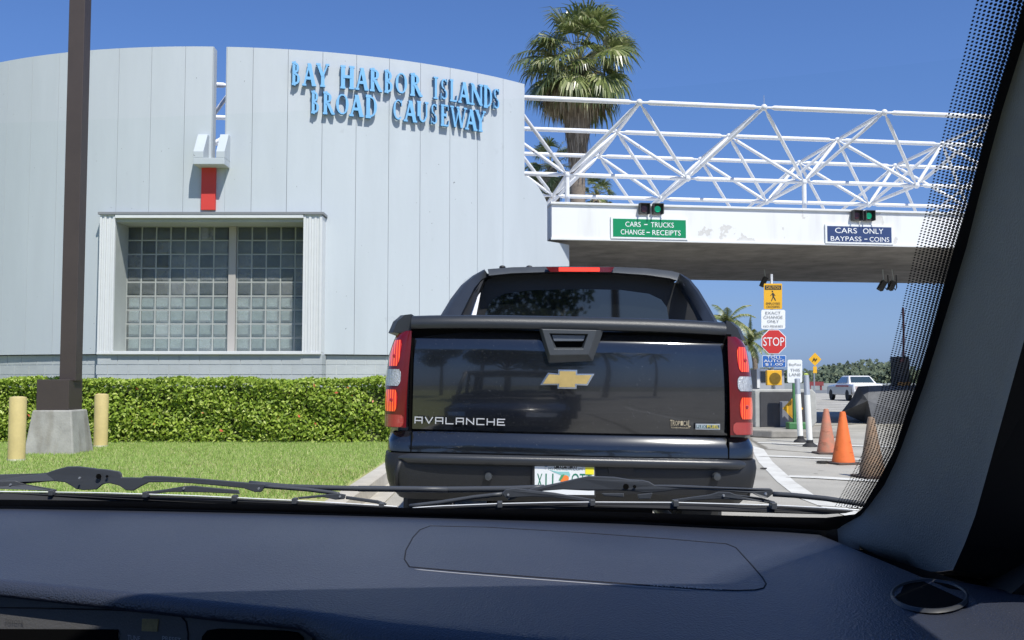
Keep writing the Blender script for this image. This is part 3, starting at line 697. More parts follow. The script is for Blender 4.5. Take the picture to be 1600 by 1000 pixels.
# tailgate skin
mb = MB(); rows = []
gx0, gx1 = T(645,600).x, T(1139,600).x
prof = [(1.405,.035),(1.390,.022),(1.372,.006),(1.35,-.006),(1.30,-.012),(1.2,-.016),(1.12,-.017),(1.0,-.016),(.92,-.013),(.875,-.008),(.862,.004),(.86,.04)]
for z, y in prof:
    r_ = []
    for i in range(31):
        f_ = i/30; x = gx0 + (gx1-gx0)*f_; e = abs(2*f_-1); r_.append((x, y + .045*e**3.0, z))
    rows.append(r_)
mb.grid(rows); tg = mb.build('tailgate', M_blk, trk, local=True, autosmooth=30)
# black seam behind/around the tailgate
mb = MB(); mb.box((gx0-.02,.045,.83),(gx1+.02,.07,1.42)); mb.build('tailgate_gap', M_gap, trk, local=True)
# sweep path for the corners (plan view) used by fascia, bumper and lamps
def plan(x):  # y of the outline at half width x
    e = min(1, abs(x)/1.0); return -.03 + .05*e**3 + (.0 if e < .9 else .22*((e-.9)/.1)**2)
def swept(name, m, prof, hw, parent=trk, x_from=-1, x_to=1, n=48, auto=35, thick=None):
    """prof: (z, outward offset, width scale) rows"""
    rows = []
    for z, off, ws in prof:
        r_ = []
        for i in range(n+1):
            s_ = x_from + (x_to-x_from)*i/n
            # parameter runs across the back then round the corner
            a = abs(s_)
            if a < .82: x = a/.82*.93; y = plan(x)
            else:
                k = (a-.82)/.18; ang = k*math.pi/2*1.0; x = .93 + .07*math.sin(ang); y = plan(.93) + .32*(1-math.cos(ang))**1.2
            x2 = (x + off*(a >= .82)*.3)*hw*ws; y2 = y - off*(1 if a < .82 else math.cos((a-.82)/.18*math.pi/2))
            r_.append((math.copysign(x2, s_) if s_ else 0, y2, z))
        rows.append(r_)
    b = MB(); b.grid(rows); return b.build(name, m, parent, local=True, autosmooth=auto)
swept('rear_fascia', M_blk, [(.864,-.026,.985),(.858,-.020,.99),(.812,.002,1.0),(.802,.006,1.0),(.755,.008,1.0),(.748,-.005,1.0)], 1.012)
bump = swept('bumper', M_dclad, [(.748,.0,1.0),(.742,.03,1.0),(.70,.045,1.0),(.66,.045,.995),(.60,.040,.985),(.56,.03,.975),(.54,.0,.965),(.50,-.05,.95)], 1.012)
for xx_ in (gx0, gx1):
    mb = MB(); mb.box((xx_-.003, plan(xx_)-.012, .752), (xx_+.003, plan(xx_)+.03, .86)); mb.build('tailgate_seam', M_gap, trk, local=True)
# step pad bar
xa, xb = T(624,720).x, T(1168,720).x; zp = T(888,719).z - .0
mb = MB(); pts = []
for i in range(33):
    f_ = i/32; x = xa + (xb-xa)*f_; e = abs(2*f_-1); pts.append((x, plan(x)-.062 + .03*e**8, zp - .006*e**6))
mb.tube(pts, [.012 if i in (0,32) else .027 for i in range(33)], 14); mb.build('step_pad', mat('step_pad_plastic', (.030,.033,.038), .3, bump=.1, bscale=200), trk, local=True, autosmooth=60)
mb = MB(); mb.tube([(xb-.01, plan(xb)-.05, zp-.02), (xb+.012, plan(xb)-.04, zp-.09), (xb+.008, plan(xb)-.03, zp-.17)], [.016,.014,.01], 10); mb.build('bumper_rib', M_dclad, trk, local=True, smooth=True); mb = MB(); mb.tube([(xa+.01, plan(xa)-.05, zp-.02), (xa-.012, plan(xa)-.04, zp-.09), (xa-.008, plan(xa)-.03, zp-.17)], [.016,.014,.01], 10); mb.build('bumper_rib', M_dclad, trk, local=True, smooth=True)
for u_, v_ in ((763,745),(1120,745),(840,716)):
    if u_ == 840: continue
    p = T(u_, v_, -.09); mb = MB(); mb.lathe([(.006,-.018),(.018,-.016),(.022,0),(.022,.05)], p, 'y', 16); mb.build('parking_sensor', mat('sensor_grey', (.05,.055,.06), .25), trk, local=True, autosmooth=40)
mb = MB(); p = T(1020, 741, -.095)
mb.prism([T(950,730,-.082),T(990,731,-.082),T(990,742,-.082),T(952,741,-.082)], (0,.02,0)); mb.build('tow_cover', M_black, trk, local=True)
# tail lamps
M_lens = mat('lamp_red', (.13,.003,.005), .12, coat=.4, var=.2, vscale=12)
M_refl = mat('lamp_reflector', (.40,.018,.014), .25, coat=1.0, bump=.6, bscale=400)
def lit_mat():
    m = bpy.data.materials.new('brake_lamp_lit'); m.use_nodes = True; nt = m.node_tree; b = nt.nodes['Principled BSDF']
    tc = nt.nodes.new('ShaderNodeTexCoord'); w = nt.nodes.new('ShaderNodeTexWave'); w.wave_type = 'BANDS'; w.bands_direction = 'X'; w.inputs['Scale'].default_value = 22
    w.inputs['Distortion'].default_value = 1.2; w.inputs['Detail Scale'].default_value = .6
    nt.links.new(tc.outputs['Object'], w.inputs['Vector'])
    rp = nt.nodes.new('ShaderNodeValToRGB'); rp.color_ramp.elements[0].color = (.40,.004,.002,1); rp.color_ramp.elements[1].color = (1,.17,.02,1)
    rp.color_ramp.elements[0].position = .35; rp.color_ramp.elements[1].position = .65
    nt.links.new(w.outputs['Fac'], rp.inputs[0]); nt.links.new(rp.outputs[0], b.inputs['Emission Color']); b.inputs['Emission Strength'].default_value = .62
    b.inputs['Base Color'].default_value = (.35,.006,.004,1); b.inputs['Roughness'].default_value = .15; b.inputs['Coat Weight'].default_value = 1
    return m
M_lit = lit_mat()
M_rev2 = mat('reverse_lamp', (.62,.64,.66), .18, .3, coat=1, var=.5, vscale=60, stretch=(3,1,.5), bump=.8, bscale=120)
def lamp(s_, outer, inner, name='tail_light'):
    """outer/inner: picture outlines top to bottom"""
    rows = []; N = 14
    def srf(k, j):   # j 0..1 from inner to outer
        (uo, vo), (ui, vi) = outer[k], inner[k]
        pi = T(ui, vi, -.01); po = T(uo, vo, .10)
        f_ = j; x = pi.x + (po.x-pi.x)*math.sin(f_*math.pi/2)**.9; y = -.012 + .20*(1-math.cos(f_*math.pi/2))**1.25; z = pi.z + (po.z-pi.z)*f_
        return Vector((x, y, z))
    for k in range(len(outer)): rows.append([srf(k, j/N) for j in range(N+1)] + [srf(k,1)+Vector((-s_*.01,.10,0))])
    mb = MB(); mb.grid(rows)
    # close top and bottom edge backwards
    mb.grid([rows[0], [p+Vector((0,.06,-.01)) for p in rows[0]]]); mb.grid([rows[-1], [p+Vector((0,.06,.0)) for p in rows[-1]]])
    L = mb.build(name, M_lens, trk, local=True, autosmooth=40)
    def at(z, j):
        for k in range(len(outer)-1):
            a, b = srf(k, j), srf(k+1, j)
            if b.z <= z <= a.z: return a + (b-a)*((a.z-z)/(a.z-b.z)) + Vector((0,-.004,0))
        return srf(0,j)
    def cell(nm, m, v0, v1, j0, j1, off=0):
        z0, z1 = T(outer[0][0], v0).z, T(outer[0][0], v1).z; b = MB(); rs = []
        for a in range(7):
            z = z0 + (z1-z0)*a/6; e = abs(a/3-1); sh = .06*e**4
            rs.append([at(z, j0+sh + (j1-j0-2*sh)*q/8) + Vector((0,-off,0)) for q in range(9)])
        b.grid(rs); return b.build(nm, m, L, local=True, autosmooth=60)
    return L, cell, at
oL = [(631,517.5),(617,524),(612,535),(606,553),(603,573),(600,600),(598.5,630),(598.5,667)]
iL = [(643,517),(643,524),(642.5,535),(641,553),(639,573),(637,600),(635.5,630),(634.5,668)]
L, cell, at = lamp(-1, oL, iL)
cell('brake_lamp', M_lit, 531, 572, .24, .66); cell('reverse_lamp', M_rev2, 577, 603, .16, .86); cell('brake_lamp', M_lit, 609, 643, .22, .70); cell('reflector', M_refl, 648, 667, .05, .97)
for v_, j_ in ((556,.42),(625,.38)):
    mb = MB(); mb.ball(at(T(620,v_).z, j_)+Vector((0,-.002,0)), .011, 10, (1,.4,1)); mb.build('bulb', mat('bulb_red', (.35,.01,.01), .1, coat=1), L, local=True, smooth=True)
oR = [(1152,527),(1162,532),(1168,541),(1172,558),(1175,577),(1178,600),(1179,640),(1179,680)]
iR = [(1137,526),(1137,532),(1137,541),(1137.5,558),(1138.5,577),(1139.5,600),(1140.5,640),(1141,680)]
L, cell, at = lamp(1, oR, iR)
cell('brake_lamp', M_lit, 542, 581, .20, .60); cell('reverse_lamp', M_rev2, 588, 611, .16, .86); cell('brake_lamp', M_lit, 621, 655, .20, .68); cell('reflector', M_refl, 660, 679, .05, .97)
for v_, j_ in ((563,.42),(636,.38)):
    mb = MB(); mb.ball(at(T(1160,v_).z, j_)+Vector((0,-.002,0)), .011, 10, (1,.4,1)); mb.build('bulb', MATS['bulb_red'], L, local=True, smooth=True)
# handle
hb = MB(); ob = poly_T([(842,513),(943,516),(926,564),(857,567)], -.015); ft = poly_T([(847,514.5),(932,516),(919,554),(859,555)], -.052)
op = poly_T([(858,521),(919,522),(911,545),(866,545)], -.052); oi = poly_T([(861,522.5),(916,523.5),(909,543),(869,543)], -.02)
fs = []; vs = ob + ft + op + oi
for i in range(4):
    j = (i+1) % 4; fs += [(i,j,4+j,4+i),(4+i,4+j,8+j,8+i),(8+i,8+j,12+j,12+i)]
hb.add(vs, fs); H = hb.build('handle_bezel', M_clad, trk, local=True, bevel=.003)
hb = MB(); hb.add(oi, [(0,1,2,3)]); hb.v = [p+Vector((0,.004,0)) for p in hb.v]; hb.build('recess', M_gap, H, local=True)
hb = MB(); hb.prism(poly_T([(862,523),(915,524),(911.5,533),(865.5,533)], -.035), (0,.014,0)); hb.build('handle', mat('handle_grey', (.11,.125,.15), .3), H, local=True, bevel=.002)
# emblem
eo = [(844,601.5),(856,582.5),(872,584),(872,577.5),(902,578),(902,584),(929,584),(918,602.5),(901,601.8),(901,607.6),(871,607.2),(871.5,601.5)]
ei = [(848.5,599.5),(858,585),(874.5,586),(874.5,580),(899.5,580.4),(899.5,586.3),(924.5,586),(916.5,600),(898.5,599.6),(898.5,605),(873.5,604.8),(874,599.3)]
mb = MB(); mb.prism(poly_T(eo, -.034), (0,.016,0)); E = mb.build('emblem', M_chrome, trk, local=True, bevel=.0015)
mb = MB(); mb.prism(poly_T(ei, -.037), (0,.006,0)); mb.build('gold_inlay', mat('gold_inlay', (.62,.45,.17), .35, .35, var=.15, vscale=20), E, local=True)
# badges
def badge(name, body, u0, v0, u1, v1, m, y=-.006, parent=trk, ex=None):
    a, b_ = T(u0, (v0+v1)/2, y), T(u1, (v0+v1)/2, y); ex = Vector((1,0,0)); c = (a+b_)/2; c.z = (T(u0,v0,y).z + T(u1,v1,y).z)/2
    mb = MB(); text_on(mb, body, c, ex, ZU, (b_-a).length, abs(T(u0,v0,y).z-T(u0,v1,y).z)); o = mb.build(name, m, parent, local=True); return o
def sol(o, t_): md = o.modifiers.new('thickness','SOLIDIFY'); md.thickness = t_; md.offset = 0; return o
M_chr2 = mat('badge_silver', (.80,.80,.80), .3, .5)
BLK = {'A': [(0,0,0,1),(0,1,1,1),(1,1,1,0),(0,.42,1,.42)], 'V': [(0,1,.5,0),(.5,0,1,1)], 'L': [(0,1,0,0),(0,0,1,0)], 'N': [(0,0,0,1),(0,1,1,0),(1,0,1,1)], 'C': [(1,1,0,1),(0,1,0,0),(0,0,1,0)], 'H': [(0,0,0,1),(1,0,1,1),(0,.5,1,.5)], 'E': [(1,1,0,1),(0,1,0,0),(0,0,1,0),(0,.5,.85,.5)]}
for i, ch in enumerate('AVALANCHE'):
    u0 = 648.5 + i*16.1; v0 = 651.9 + i*.42; yb_ = -.006 - .012*min(1, i/3); a_ = T(u0, v0+8.8, yb_); b_ = T(u0+11.2, v0, yb_); w_, h_ = b_.x-a_.x, b_.z-a_.z; mb = MB()
    for q_, (x0, z0, x1, z1) in enumerate(BLK[ch]):
        p0, p1 = Vector((a_.x+x0*w_, yb_, a_.z+z0*h_)), Vector((a_.x+x1*w_, yb_, a_.z+z1*h_)); d_ = (p1-p0).normalized(); n_ = Vector((-d_.z,0,d_.x)) * .0027; e_ = d_*.0025
        mb.prism([p0-n_-e_, p1-n_+e_, p1+n_+e_, p0+n_-e_], (0,-.003-.0004*q_,0))
    mb.build('badge_letter', M_chr2, trk, local=True)
for i, ch in enumerate(''):
    u0 = 648 + i*16.1 ; v0 = 651.7 + i*.42; sol(badge('badge_letter', ch, u0, v0, u0+11.5, v0+9.2, M_chr2, .012 - .012*min(1, i/3)-.012), .004)
tan_ = mat('tan_badge', (.42,.36,.24), .5)
for i, ch in enumerate('TROPICAL'):
    e = abs(i-3.5)/3.5; h_ = 8 + 4*e*e; sol(badge('dealer_badge', ch, 1047+i*4.1, 656+(1-e*e)*1.5+i*.1, 1047+i*4.1+3.5, 656+(1-e*e)*1.5+h_*.85+i*.1, tan_, -.014), .002)
sol(badge('dealer_badge', 'CHEVROLET', 1049, 667.2, 1078, 669.4, tan_, -.014), .002)
mb = MB(); mb.prism(poly_T([(1087,662),(1125,662.4),(1125,671.4),(1087,671)], -.012), (0,.006,0)); F_ = mb.build('fuel_badge', mat('badge_plate', (.45,.48,.50), .35, .3), trk, local=True)
mb = MB(); mb.prism(poly_T([(1088,664),(1124,664.4),(1124,669.6),(1088,669.2)], -.0135), (0,.002,0)); mb.build('badge_field', mat('badge_field', (.06,.09,.10), .4), F_, local=True)
badge('badge_text', 'FLEX', 1089, 664.4, 1103, 669, mat('badge_pale', (.6,.72,.75), .4), -.0155, F_); badge('badge_text', 'FUEL', 1105, 664.4, 1123.5, 669.2, mat('badge_yellow', (.85,.70,.08), .4), -.0155, F_)
# licence plate
yp = -.098
mb = MB(); mb.prism(poly_T([(832,725.5),(931,726.5),(931,777),(832,776)], yp+.004), (0,.012,0)); mb.prism(poly_T([(866,723.6),(901,723.6),(901,732),(866,732)], yp-.002),(0,.006,0)); LP = mb.build('license_plate', mat('plate_frame_black', (.02,.02,.02), .5), trk, local=True)
mb = MB(); mb.prism(poly_T([(835.5,728.5),(928.5,729.5),(928.5,773.5),(835.5,772.5)], yp), (0,.003,0)); mb.build('plate', mat('plate_white', (.74,.76,.76), .45), LP, local=True)
M_pg = mat('plate_green', (.0,.17,.09), .5)
for ch, u0, u1 in (('X',839,847.5),('I',852.2,854.2),('I',862.7,864.7),('QTT',893,924.5)):
    badge('plate_character', ch, u0, 740, u1, 762, M_pg, yp-.0015, LP)
badge('frame_text', 'MIAMI', 867, 724.6, 899.5, 730.4, mat('frame_white', (.85,.85,.85), .5), yp-.004, LP)
badge('frame_text', 'MYFLORIDA.COM', 857, 730.6, 910, 734.6, mat('plate_dark', (.10,.14,.14), .5), yp-.0016, LP)
mb = MB(); mb.prism(poly_T([(914.5,730.2),(928,730.4),(928,741.5),(914.5,741)], yp-.0022), (0,.001,0)); mb.build('sticker', mat('sticker_yellow', (.85,.75,.03), .5), LP, local=True)
mb = MB(); mb.prism(poly_T([(858,734),(872,737),(889,737),(891,742),(888,748),(884,743),(876,742),(866,738)], yp-.0012), (0,.0005,0)); mb.build('state_outline', mat('plate_teal', (.25,.52,.50), .5), LP, local=True)
mb = MB(); c = T(884, 747.5, yp-.0020); mb.lathe([(.0165,0),(.0165,.0008)], c, 'y', 20); c = T(879, 751, yp-.0018); mb.lathe([(.011,0),(.011,.0008)], c, 'y', 20); mb.build('orange_fruit', mat('plate_orange', (.85,.22,.04), .5), LP, local=True)
mb = MB(); mb.prism(poly_T([(873,750),(877,742),(882,741),(880,745),(876,751)], yp-.0028), (0,.0005,0)); mb.build('leaf', mat('plate_leaf', (.08,.30,.12), .5), LP, local=True)
for u_, v_ in ((853,730),(912,730.5)):
    mb = MB(); mb.ball(T(u_, v_, yp-.003), .006, 10, (1,.5,1)); mb.build('screw', M_steel, LP, local=True, smooth=True)
# wheels, exhaust
for s_ in (-1, 1):
    for y in (1.22, 4.55):
        w = MB(); w.lathe([(.22,-.13),(.36,-.14),(.40,-.11),(.405,0),(.40,.11),(.36,.14),(.22,.13)], (s_*.84, y, .40), 'x', 36); Wm = w.build('wheel', M_tire, trk, local=True, autosmooth=35)
        w = MB(); w.lathe([(.05,.13),(.20,.11),(.235,.135),(.235,-.135),(.1,-.1)] if s_ > 0 else [(.1,.1),(.235,.135),(.235,-.135),(.20,-.11),(.05,-.13)], (s_*.84, y, .40), 'x', 30); w.build('rim', mat('alloy', (.5,.5,.52), .3, .9), Wm, local=True, autosmooth=35)
w = MB(); w.tube([(.55,.05,.40),(.55,1.0,.42)], .035, 12); w.build('exhaust_pipe', M_steel, trk, local=True, smooth=True)
w = MB(); w.box((-.45,.10,.42),(.45,5.0,.56)); w.build('chassis', M_gap, trk, local=True)

# ================================================================== OUR OWN CAR (camera sits inside)
car = thing('passenger_car', 'dark blue-grey dashboard, windshield and wipers of the car holding the camera', 'car', (-.38, .6, 0))
ZB0 = .965
base_px = [(-60,783),(0,785),(200,788),(400,792),(600,797),(820,803),(1000,808),(1100,813.5),(1220,818),(1291,825),(1340,846),(1400,882)]
bpts = [PZ(u, v, ZB0) for u, v in base_px]
bx = [p.x for p in bpts]; by = [p.y for p in bpts]
def WB(x):
    if x < -.76: return float(np.interp(-.76, bx, by)) - .22*(-.76-x)**1.3
    return float(np.interp(x, bx, by)) if x < bx[-1] else by[-1] - .9*(x-bx[-1])
RK = math.tan(R(37))
_cf = np.polyfit(bx[:10], by[:10], 3)
def GB(x):   # smooth base line of the glass itself
    if x < -.76: return float(np.polyval(_cf, -.76)) - .22*(-.76-x)**1.3
    return float(np.polyval(_cf, min(x, .46)))
def WS(u, v, off=0.0):
    """point of the windshield surface seen at (u,v), pushed forward by off"""
    r = ray(u, v); lo, hi = .2, 4.0
    for _ in range(50):
        m = (lo+hi)/2; p = Vector((0,0,CAMZ)) + r*m
        ysurf = GB(p.x) - (p.z-ZB0)/RK
        if p.y < ysurf + off: lo = m
        else: hi = m
    return Vector((0,0,CAMZ)) + r*((lo+hi)/2)
def wsurf(x, k):   # k 0 base .. 1 header
    z = ZB0 + k*.43; return Vector((x*(1-.22*k) - .03*k, GB(x) - (z-ZB0)/RK, z))
inner = [(1310,806),(1335,803),(1348,793),(1372,752),(1393,713),(1399,700),(1415,650),(1432,600),(1450,540),(1492,385),(1512,320),(1538,218),(1557,150),(1579,80),(1600,3),(1628,-90)]
outer = [(1312,824),(1344,804),(1356,790),(1380,757),(1397,722),(1406,700),(1424,650),(1442,600),(1461,540),(1508,385),(1524,320),(1544,243),(1563,173),(1584,106),(1612,18),(1645,-90)]
I3 = [WS(u, v) for u, v in inner]; O3 = [WS(u, v) for u, v in outer]
# glass
M_ws = bpy.data.materials.new('windshield_glass'); M_ws.use_nodes = True; M_ws.node_tree.nodes.remove(M_ws.node_tree.nodes['Principled BSDF'])
_t = M_ws.node_tree.nodes.new('ShaderNodeBsdfTransparent'); _t.inputs[0].default_value = (.965, .98, .975, 1); M_ws.node_tree.links.new(_t.outputs[0], M_ws.node_tree.nodes['Material Output'].inputs[0])
gb = MB(); rows = []
NR = len(I3)
for k in range(9):
    row = []
    z = None
    for i in range(19):
        x = -1.12 + (.44+1.12)*i/18
        row.append(wsurf(x, k/8))
    rows.append(row)
# keep the sheet inside the pillar line
def lim(z):
    c = sorted(((p.z, p.x) for p in O3)); 
    for (z0,x0),(z1,x1) in zip(c[:-1], c[1:]):
        if z0 <= z <= z1: return x0 + (x1-x0)*(z-z0)/(z1-z0+1e-9)
    return c[0][1] if z < c[0][0] else c[-1][1]
rows = []
for k in range(13):
    z = ZB0 + .43*k/12 ; xr = lim(z) + .004; xl = -.76 - xr
    rows.append([Vector((xl + (xr-xl)*i/20, GB(xl + (xr-xl)*i/20) - (z-ZB0)/RK, z)) for i in range(21)])
gb.grid(rows); gb.build('windshield', M_ws, car, smooth=True)
# frit band and seal
M_frit = mat('frit_black', (.004,.004,.005), .5)
mb = MB(); back_ = Vector((0,-.002,0)); mb.grid([[p+back_ for p in I3], [p+back_ for p in O3], [p+Vector((.006,-.006,0)) for p in O3]])
FR = mb.build('frit_band', M_frit, car)
seal_in = [(-60,779.5),(0,780.5),(200,783.5),(400,788),(600,792.5),(820,796.2),(1000,800.5),(1100,804),(1220,807.3),(1290,808.5),(1310,806)]
seal_out = [(-60,789),(0,790),(200,793),(400,798),(600,804),(820,811),(1000,815),(1100,820.5),(1220,824),(1290,828),(1312,824)]
mb = MB(); a_ = [WS(u,v)+back_ for u,v in seal_in]; b_ = [WS(u,v)+Vector((0,-.005,0)) for u,v in seal_out]
mb.grid([[p+Vector((0,.02,-.008)) for p in a_], a_, b_, [p+Vector((0,.004,-.03)) for p in b_]]); mb.build('seal', M_frit, car)
# dots (ceramic frit) along the pillar
mb = MB(); dots = []
path = I3[2:]; seg = []; L_ = 0
cum = [0]
for a, b in zip(path[:-1], path[1:]): cum.append(cum[-1] + (b-a).length)
def along(s_):
    for i in range(len(cum)-1):
        if cum[i] <= s_ <= cum[i+1]:
            t_ = (s_-cum[i])/(cum[i+1]-cum[i]); return path[i].lerp(path[i+1], t_), (path[i+1]-path[i]).normalized()
    return path[-1], (path[-1]-path[-2]).normalized()
pitch = .00335; s_ = 0; row = 0
tots = cum[-1]
def smooth_tan(s0):
    a, _ = along(max(0, s0-.06)); b, _ = along(min(tots, s0+.06)); return (b-a).normalized()
nrm_up = Vector((0, math.sin(math.atan(RK)), math.cos(math.atan(RK))))
while s_ < tots:
    p, _ = along(s_); t_ = smooth_tan(s_); nrm = Vector((0, RK, 1)).normalized(); side = t_.cross(nrm).normalized()
    if side.x > 0: side = -side
    nd = 10
    for d in range(nd+1):
        rr_ = .00192 - .00095*(d/nd)**.9
        c = p + side*(d*pitch*.87) + (t_*(pitch/2) if d % 2 else Vector((0,0,0)))
        # settle on the glass
        c = Vector((c.x, GB(c.x) - (c.z-ZB0)/RK - .0015, c.z))
        dots.append([c + (t_*math.cos(k*math.pi/4) + side*math.sin(k*math.pi/4))*rr_ for k in range(8)])
    s_ += pitch
V = np.array([[tuple(q) for q in d] for d in dots]) - np.array(root_of(car))
me_o = polys('frit_dots', V, M_frit, FR)
# A pillar
M_pil = mat('pillar_trim', (.28,.27,.245), .55, var=.06, vscale=30, bump=.25, bscale=500)
Lp = [(1306,826),(1344,805),(1357,790),(1381,757),(1398,722),(1407,700),(1425,650),(1443,600),(1462,540),(1509,385),(1525,320),(1545,243),(1564,173),(1585,106),(1613,18),(1647,-90)]
Rp = [(1345,858),(1385,874),(1420,888),(1448,893),(1470,893),(1490,890),(1508,850),(1525,805),(1542,745),(1585,590),(1603,525),(1632,440),(1655,370),(1680,300),(1715,215),(1760,110)]
l3 = [WS(u,v)+Vector((0,-.008,0)) for u,v in Lp]; n_l = len(l3)
r3 = []; m1 = []; m2 = []
for i, (u, v) in enumerate(Rp):
    y = l3[i].y - (.03 + .012*min(i,6)); r3.append(P(u, v, y))
l3 = [l3[0]+Vector((.004,.0,-.05))] + l3; r3 = [r3[0]+Vector((.004,.0,-.05))] + r3
for a, b in zip(l3, r3):
    d = (b-a); m1.append(a + d*.33 + Vector((-.004,-.022,0))*min(1, d.length/.06)); m2.append(a + d*.66 + Vector((.0,-.034,0))*min(1, d.length/.06))
mb = MB(); mb.grid([[p+Vector((.0,.012,0)) for p in l3], l3, m1, m2, r3, [p+Vector((.03,.05,0)) for p in r3], [p+Vector((.02,.10,.02)) for p in r3]]); mb.build('windshield_pillar', M_pil, car, autosmooth=70)
# dashboard
def crestY(x): return .842 - .42*x if x < .25 else .737 - .25*(x-.25)
ZC = .95
def dash_row(x):
    y0 = WB(x) - .004 if x > -1.1 else WB(-1.1); yc = crestY(x); pts = []
    drop = 0 if x < .43 else (x-.43)**1.3*.5
    pts.append(Vector((x, y0+.03, .950)))
    n_ = 14
    for i in range(n_+1):
        f_ = i/n_; y = y0 + (yc+.02-y0)*f_; z = .956 + .010*math.sin(math.pi*f_)**1.0 - .012*f_ - .0*f_ - drop*(.3+.7*f_)
        pts.append(Vector((x, y, z)))
    zc = pts[-1].z
    # rounded brow, then a leather pad that rolls down
    k = max(0, min(1, (x+.185)/.08)); rad = .013*(1-k) + .045*k
    for a in (15,30,45,60,75,90,105):
        pts.append(Vector((x, yc+.02 - rad*math.sin(R(a)), zc - rad*(1-math.cos(R(a))))))
    last = pts[-1]
    if k < .5: pts += [Vector((x, yc+.024, last.z-.002)), Vector((x, yc+.034, last.z-.02)), Vector((x, yc+.034, .6))]
    else: pts += [Vector((x, last.y-.004, last.z-.03)), Vector((x, last.y+.01, last.z-.12)), Vector((x, last.y+.03, .55))]
    return pts
xs_ = [-1.2 + i*.0125*(1) for i in range(0, 153)]
mb = MB(); mb.loft([dash_row(x) for x in xs_], closed=False, caps=False)
def dash_mat():
    m = mat('dash_vinyl', (.028,.034,.052), .42, var=.10, vscale=6, spec=.75)
    nt = m.node_tree; b = nt.nodes['Principled BSDF']; tc = [x for x in nt.nodes if x.type == 'TEX_COORD'][0]
    v = nt.nodes.new('ShaderNodeTexVoronoi'); v.inputs['Scale'].default_value = 520; nt.links.new(tc.outputs['Object'], v.inputs['Vector'])
    n2 = nt.nodes.new('ShaderNodeTexNoise'); n2.inputs['Scale'].default_value = 260; n2.inputs['Detail'].default_value = 3; nt.links.new(tc.outputs['Object'], n2.inputs['Vector'])
    ad = nt.nodes.new('ShaderNodeMath'); nt.links.new(v.outputs['Distance'], ad.inputs[0]); nt.links.new(n2.outputs['Fac'], ad.inputs[1])
    bp = nt.nodes.new('ShaderNodeBump'); bp.inputs['Strength'].default_value = .45; bp.inputs['Distance'].default_value = .0012
    nt.links.new(ad.outputs[0], bp.inputs['Height']); nt.links.new(bp.outputs[0], b.inputs['Normal']); return m
_dm = dash_mat(); overlay(_dm, 'noise', 330, .70, .76, (.05,.05,.055), (1,1,1), 2, 3.0, 'ADD'); overlay(_dm, 'noise', 3.5, .42, .8, (.008,.009,.012), (1,1,1), 8, 1.0, 'ADD')
dash = mb.build('dashboard', _dm, car, smooth=True)
from mathutils.bvhtree import BVHTree
bv = BVHTree.FromPolygons([tuple(v) for v in mb.v], mb.f)
def on_dash(u, v, lift=.0006):
    r = ray(u, v).normalized(); h = bv.ray_cast(Vector((0,0,CAMZ)), r)
    if h[0] is None: return PZ(u, v, .95)
    return h[0] - r*lift
# airbag door seam
seam = [(640,886),(632,874),(634,860),(645,840),(656,828),(672,822),(760,824),(900,832),(1040,842),(1110,848),(1135,850),(1150,856),(1172,880),(1192,903),(1197,912),(1193,919),(1180,922),(1150,923),(1100,921),(1000,914),(850,903),(720,893),(640,886)]
def dens(pts, n_=6):
    o_ = []
    for (a, b) in zip(pts[:-1], pts[1:]):
        for i in range(n_): o_.append((a[0]+(b[0]-a[0])*i/n_, a[1]+(b[1]-a[1])*i/n_))
    return o_ + [pts[-1]]
mb = MB(); mb.tube([on_dash(u, v, .0002) for u, v in dens(seam)], .0008, 6); mb.build('airbag_seam', mat('seam_black', (.004,.004,.006), .8), dash, smooth=True)
mb = MB(); mb.tube([on_dash(u, v+1.6, .0006) for u, v in dens([(648,888),(720,894.5),(850,904.5),(1000,915.5),(1080,920.5)])], .0006, 6); mb.build('airbag_edge', mat('edge_light', (.35,.36,.38), .5), dash, smooth=True)
c = (on_dash(1016,915)+on_dash(1128,921))/2; ex = (on_dash(1128,921)-on_dash(1016,915)); w_ = ex.length; ex.normalize(); ez_ = (on_dash(1070,905)-on_dash(1070,921)).normalized()
mb = MB(); text_on(mb, 'SRS AIRBAG', c+Vector((0,0,.0006)), ex, ez_, w_, .0085); mb.build('embossed_text', mat('emboss', (.10,.11,.13), .35), dash)
# centre stack fascia
fo = Vector((0, .872, 0)); fn = Vector((.42, 1, 0)).normalized()
def FP(u, v, d=0): return PP(u, v, fo - fn*d, fn)
mb = MB()
out = [(-80,926),(0,931),(100,938),(200,942.5),(300,948),(380,952),(430,958),(460,966),(478,977),(486,990),(490,1010),(492,1100),(-80,1100)]
M_fas = mat('fascia_plastic', (.12,.12,.12), .42, bump=.1, bscale=400)
mb.prism([FP(u,v,.012) for u,v in out], fn*.02); fa = mb.build('centre_fascia', M_fas, car, bevel=.0012)
mb = MB(); mb.prism([FP(u,v,.016) for u,v in [(313,1010),(316,994),(324,985),(340,983),(440,986),(462,989),(471,997),(474,1010),(474,1060),(313,1060)]], fn*.003); mb.build('vent_opening', M_gap, fa)
mb = MB(); mb.tube([FP(u,v,.0125) for u,v in [(-60,948),(100,951),(180,953),(262,956),(282,961),(291,972),(294,990),(293,1040)]], .0008, 6); mb.build('radio_seam', MATS['seam_black'], fa, smooth=True)
mb = MB(); mb.prism([FP(u,v,.0145) for u,v in [(-60,983),(182,984),(184,1040),(-60,1040)]], fn*.002); mb.build('radio_display', M_gap, fa)
mb = MB(); mb.prism([FP(u,v,.0135) for u,v in [(222,967),(247,967.5),(245,987),(221,986)]], fn*.0012); mb.build('sticker', mat('gold_sticker', (.34,.27,.12), .5, var=.3, vscale=300), fa)
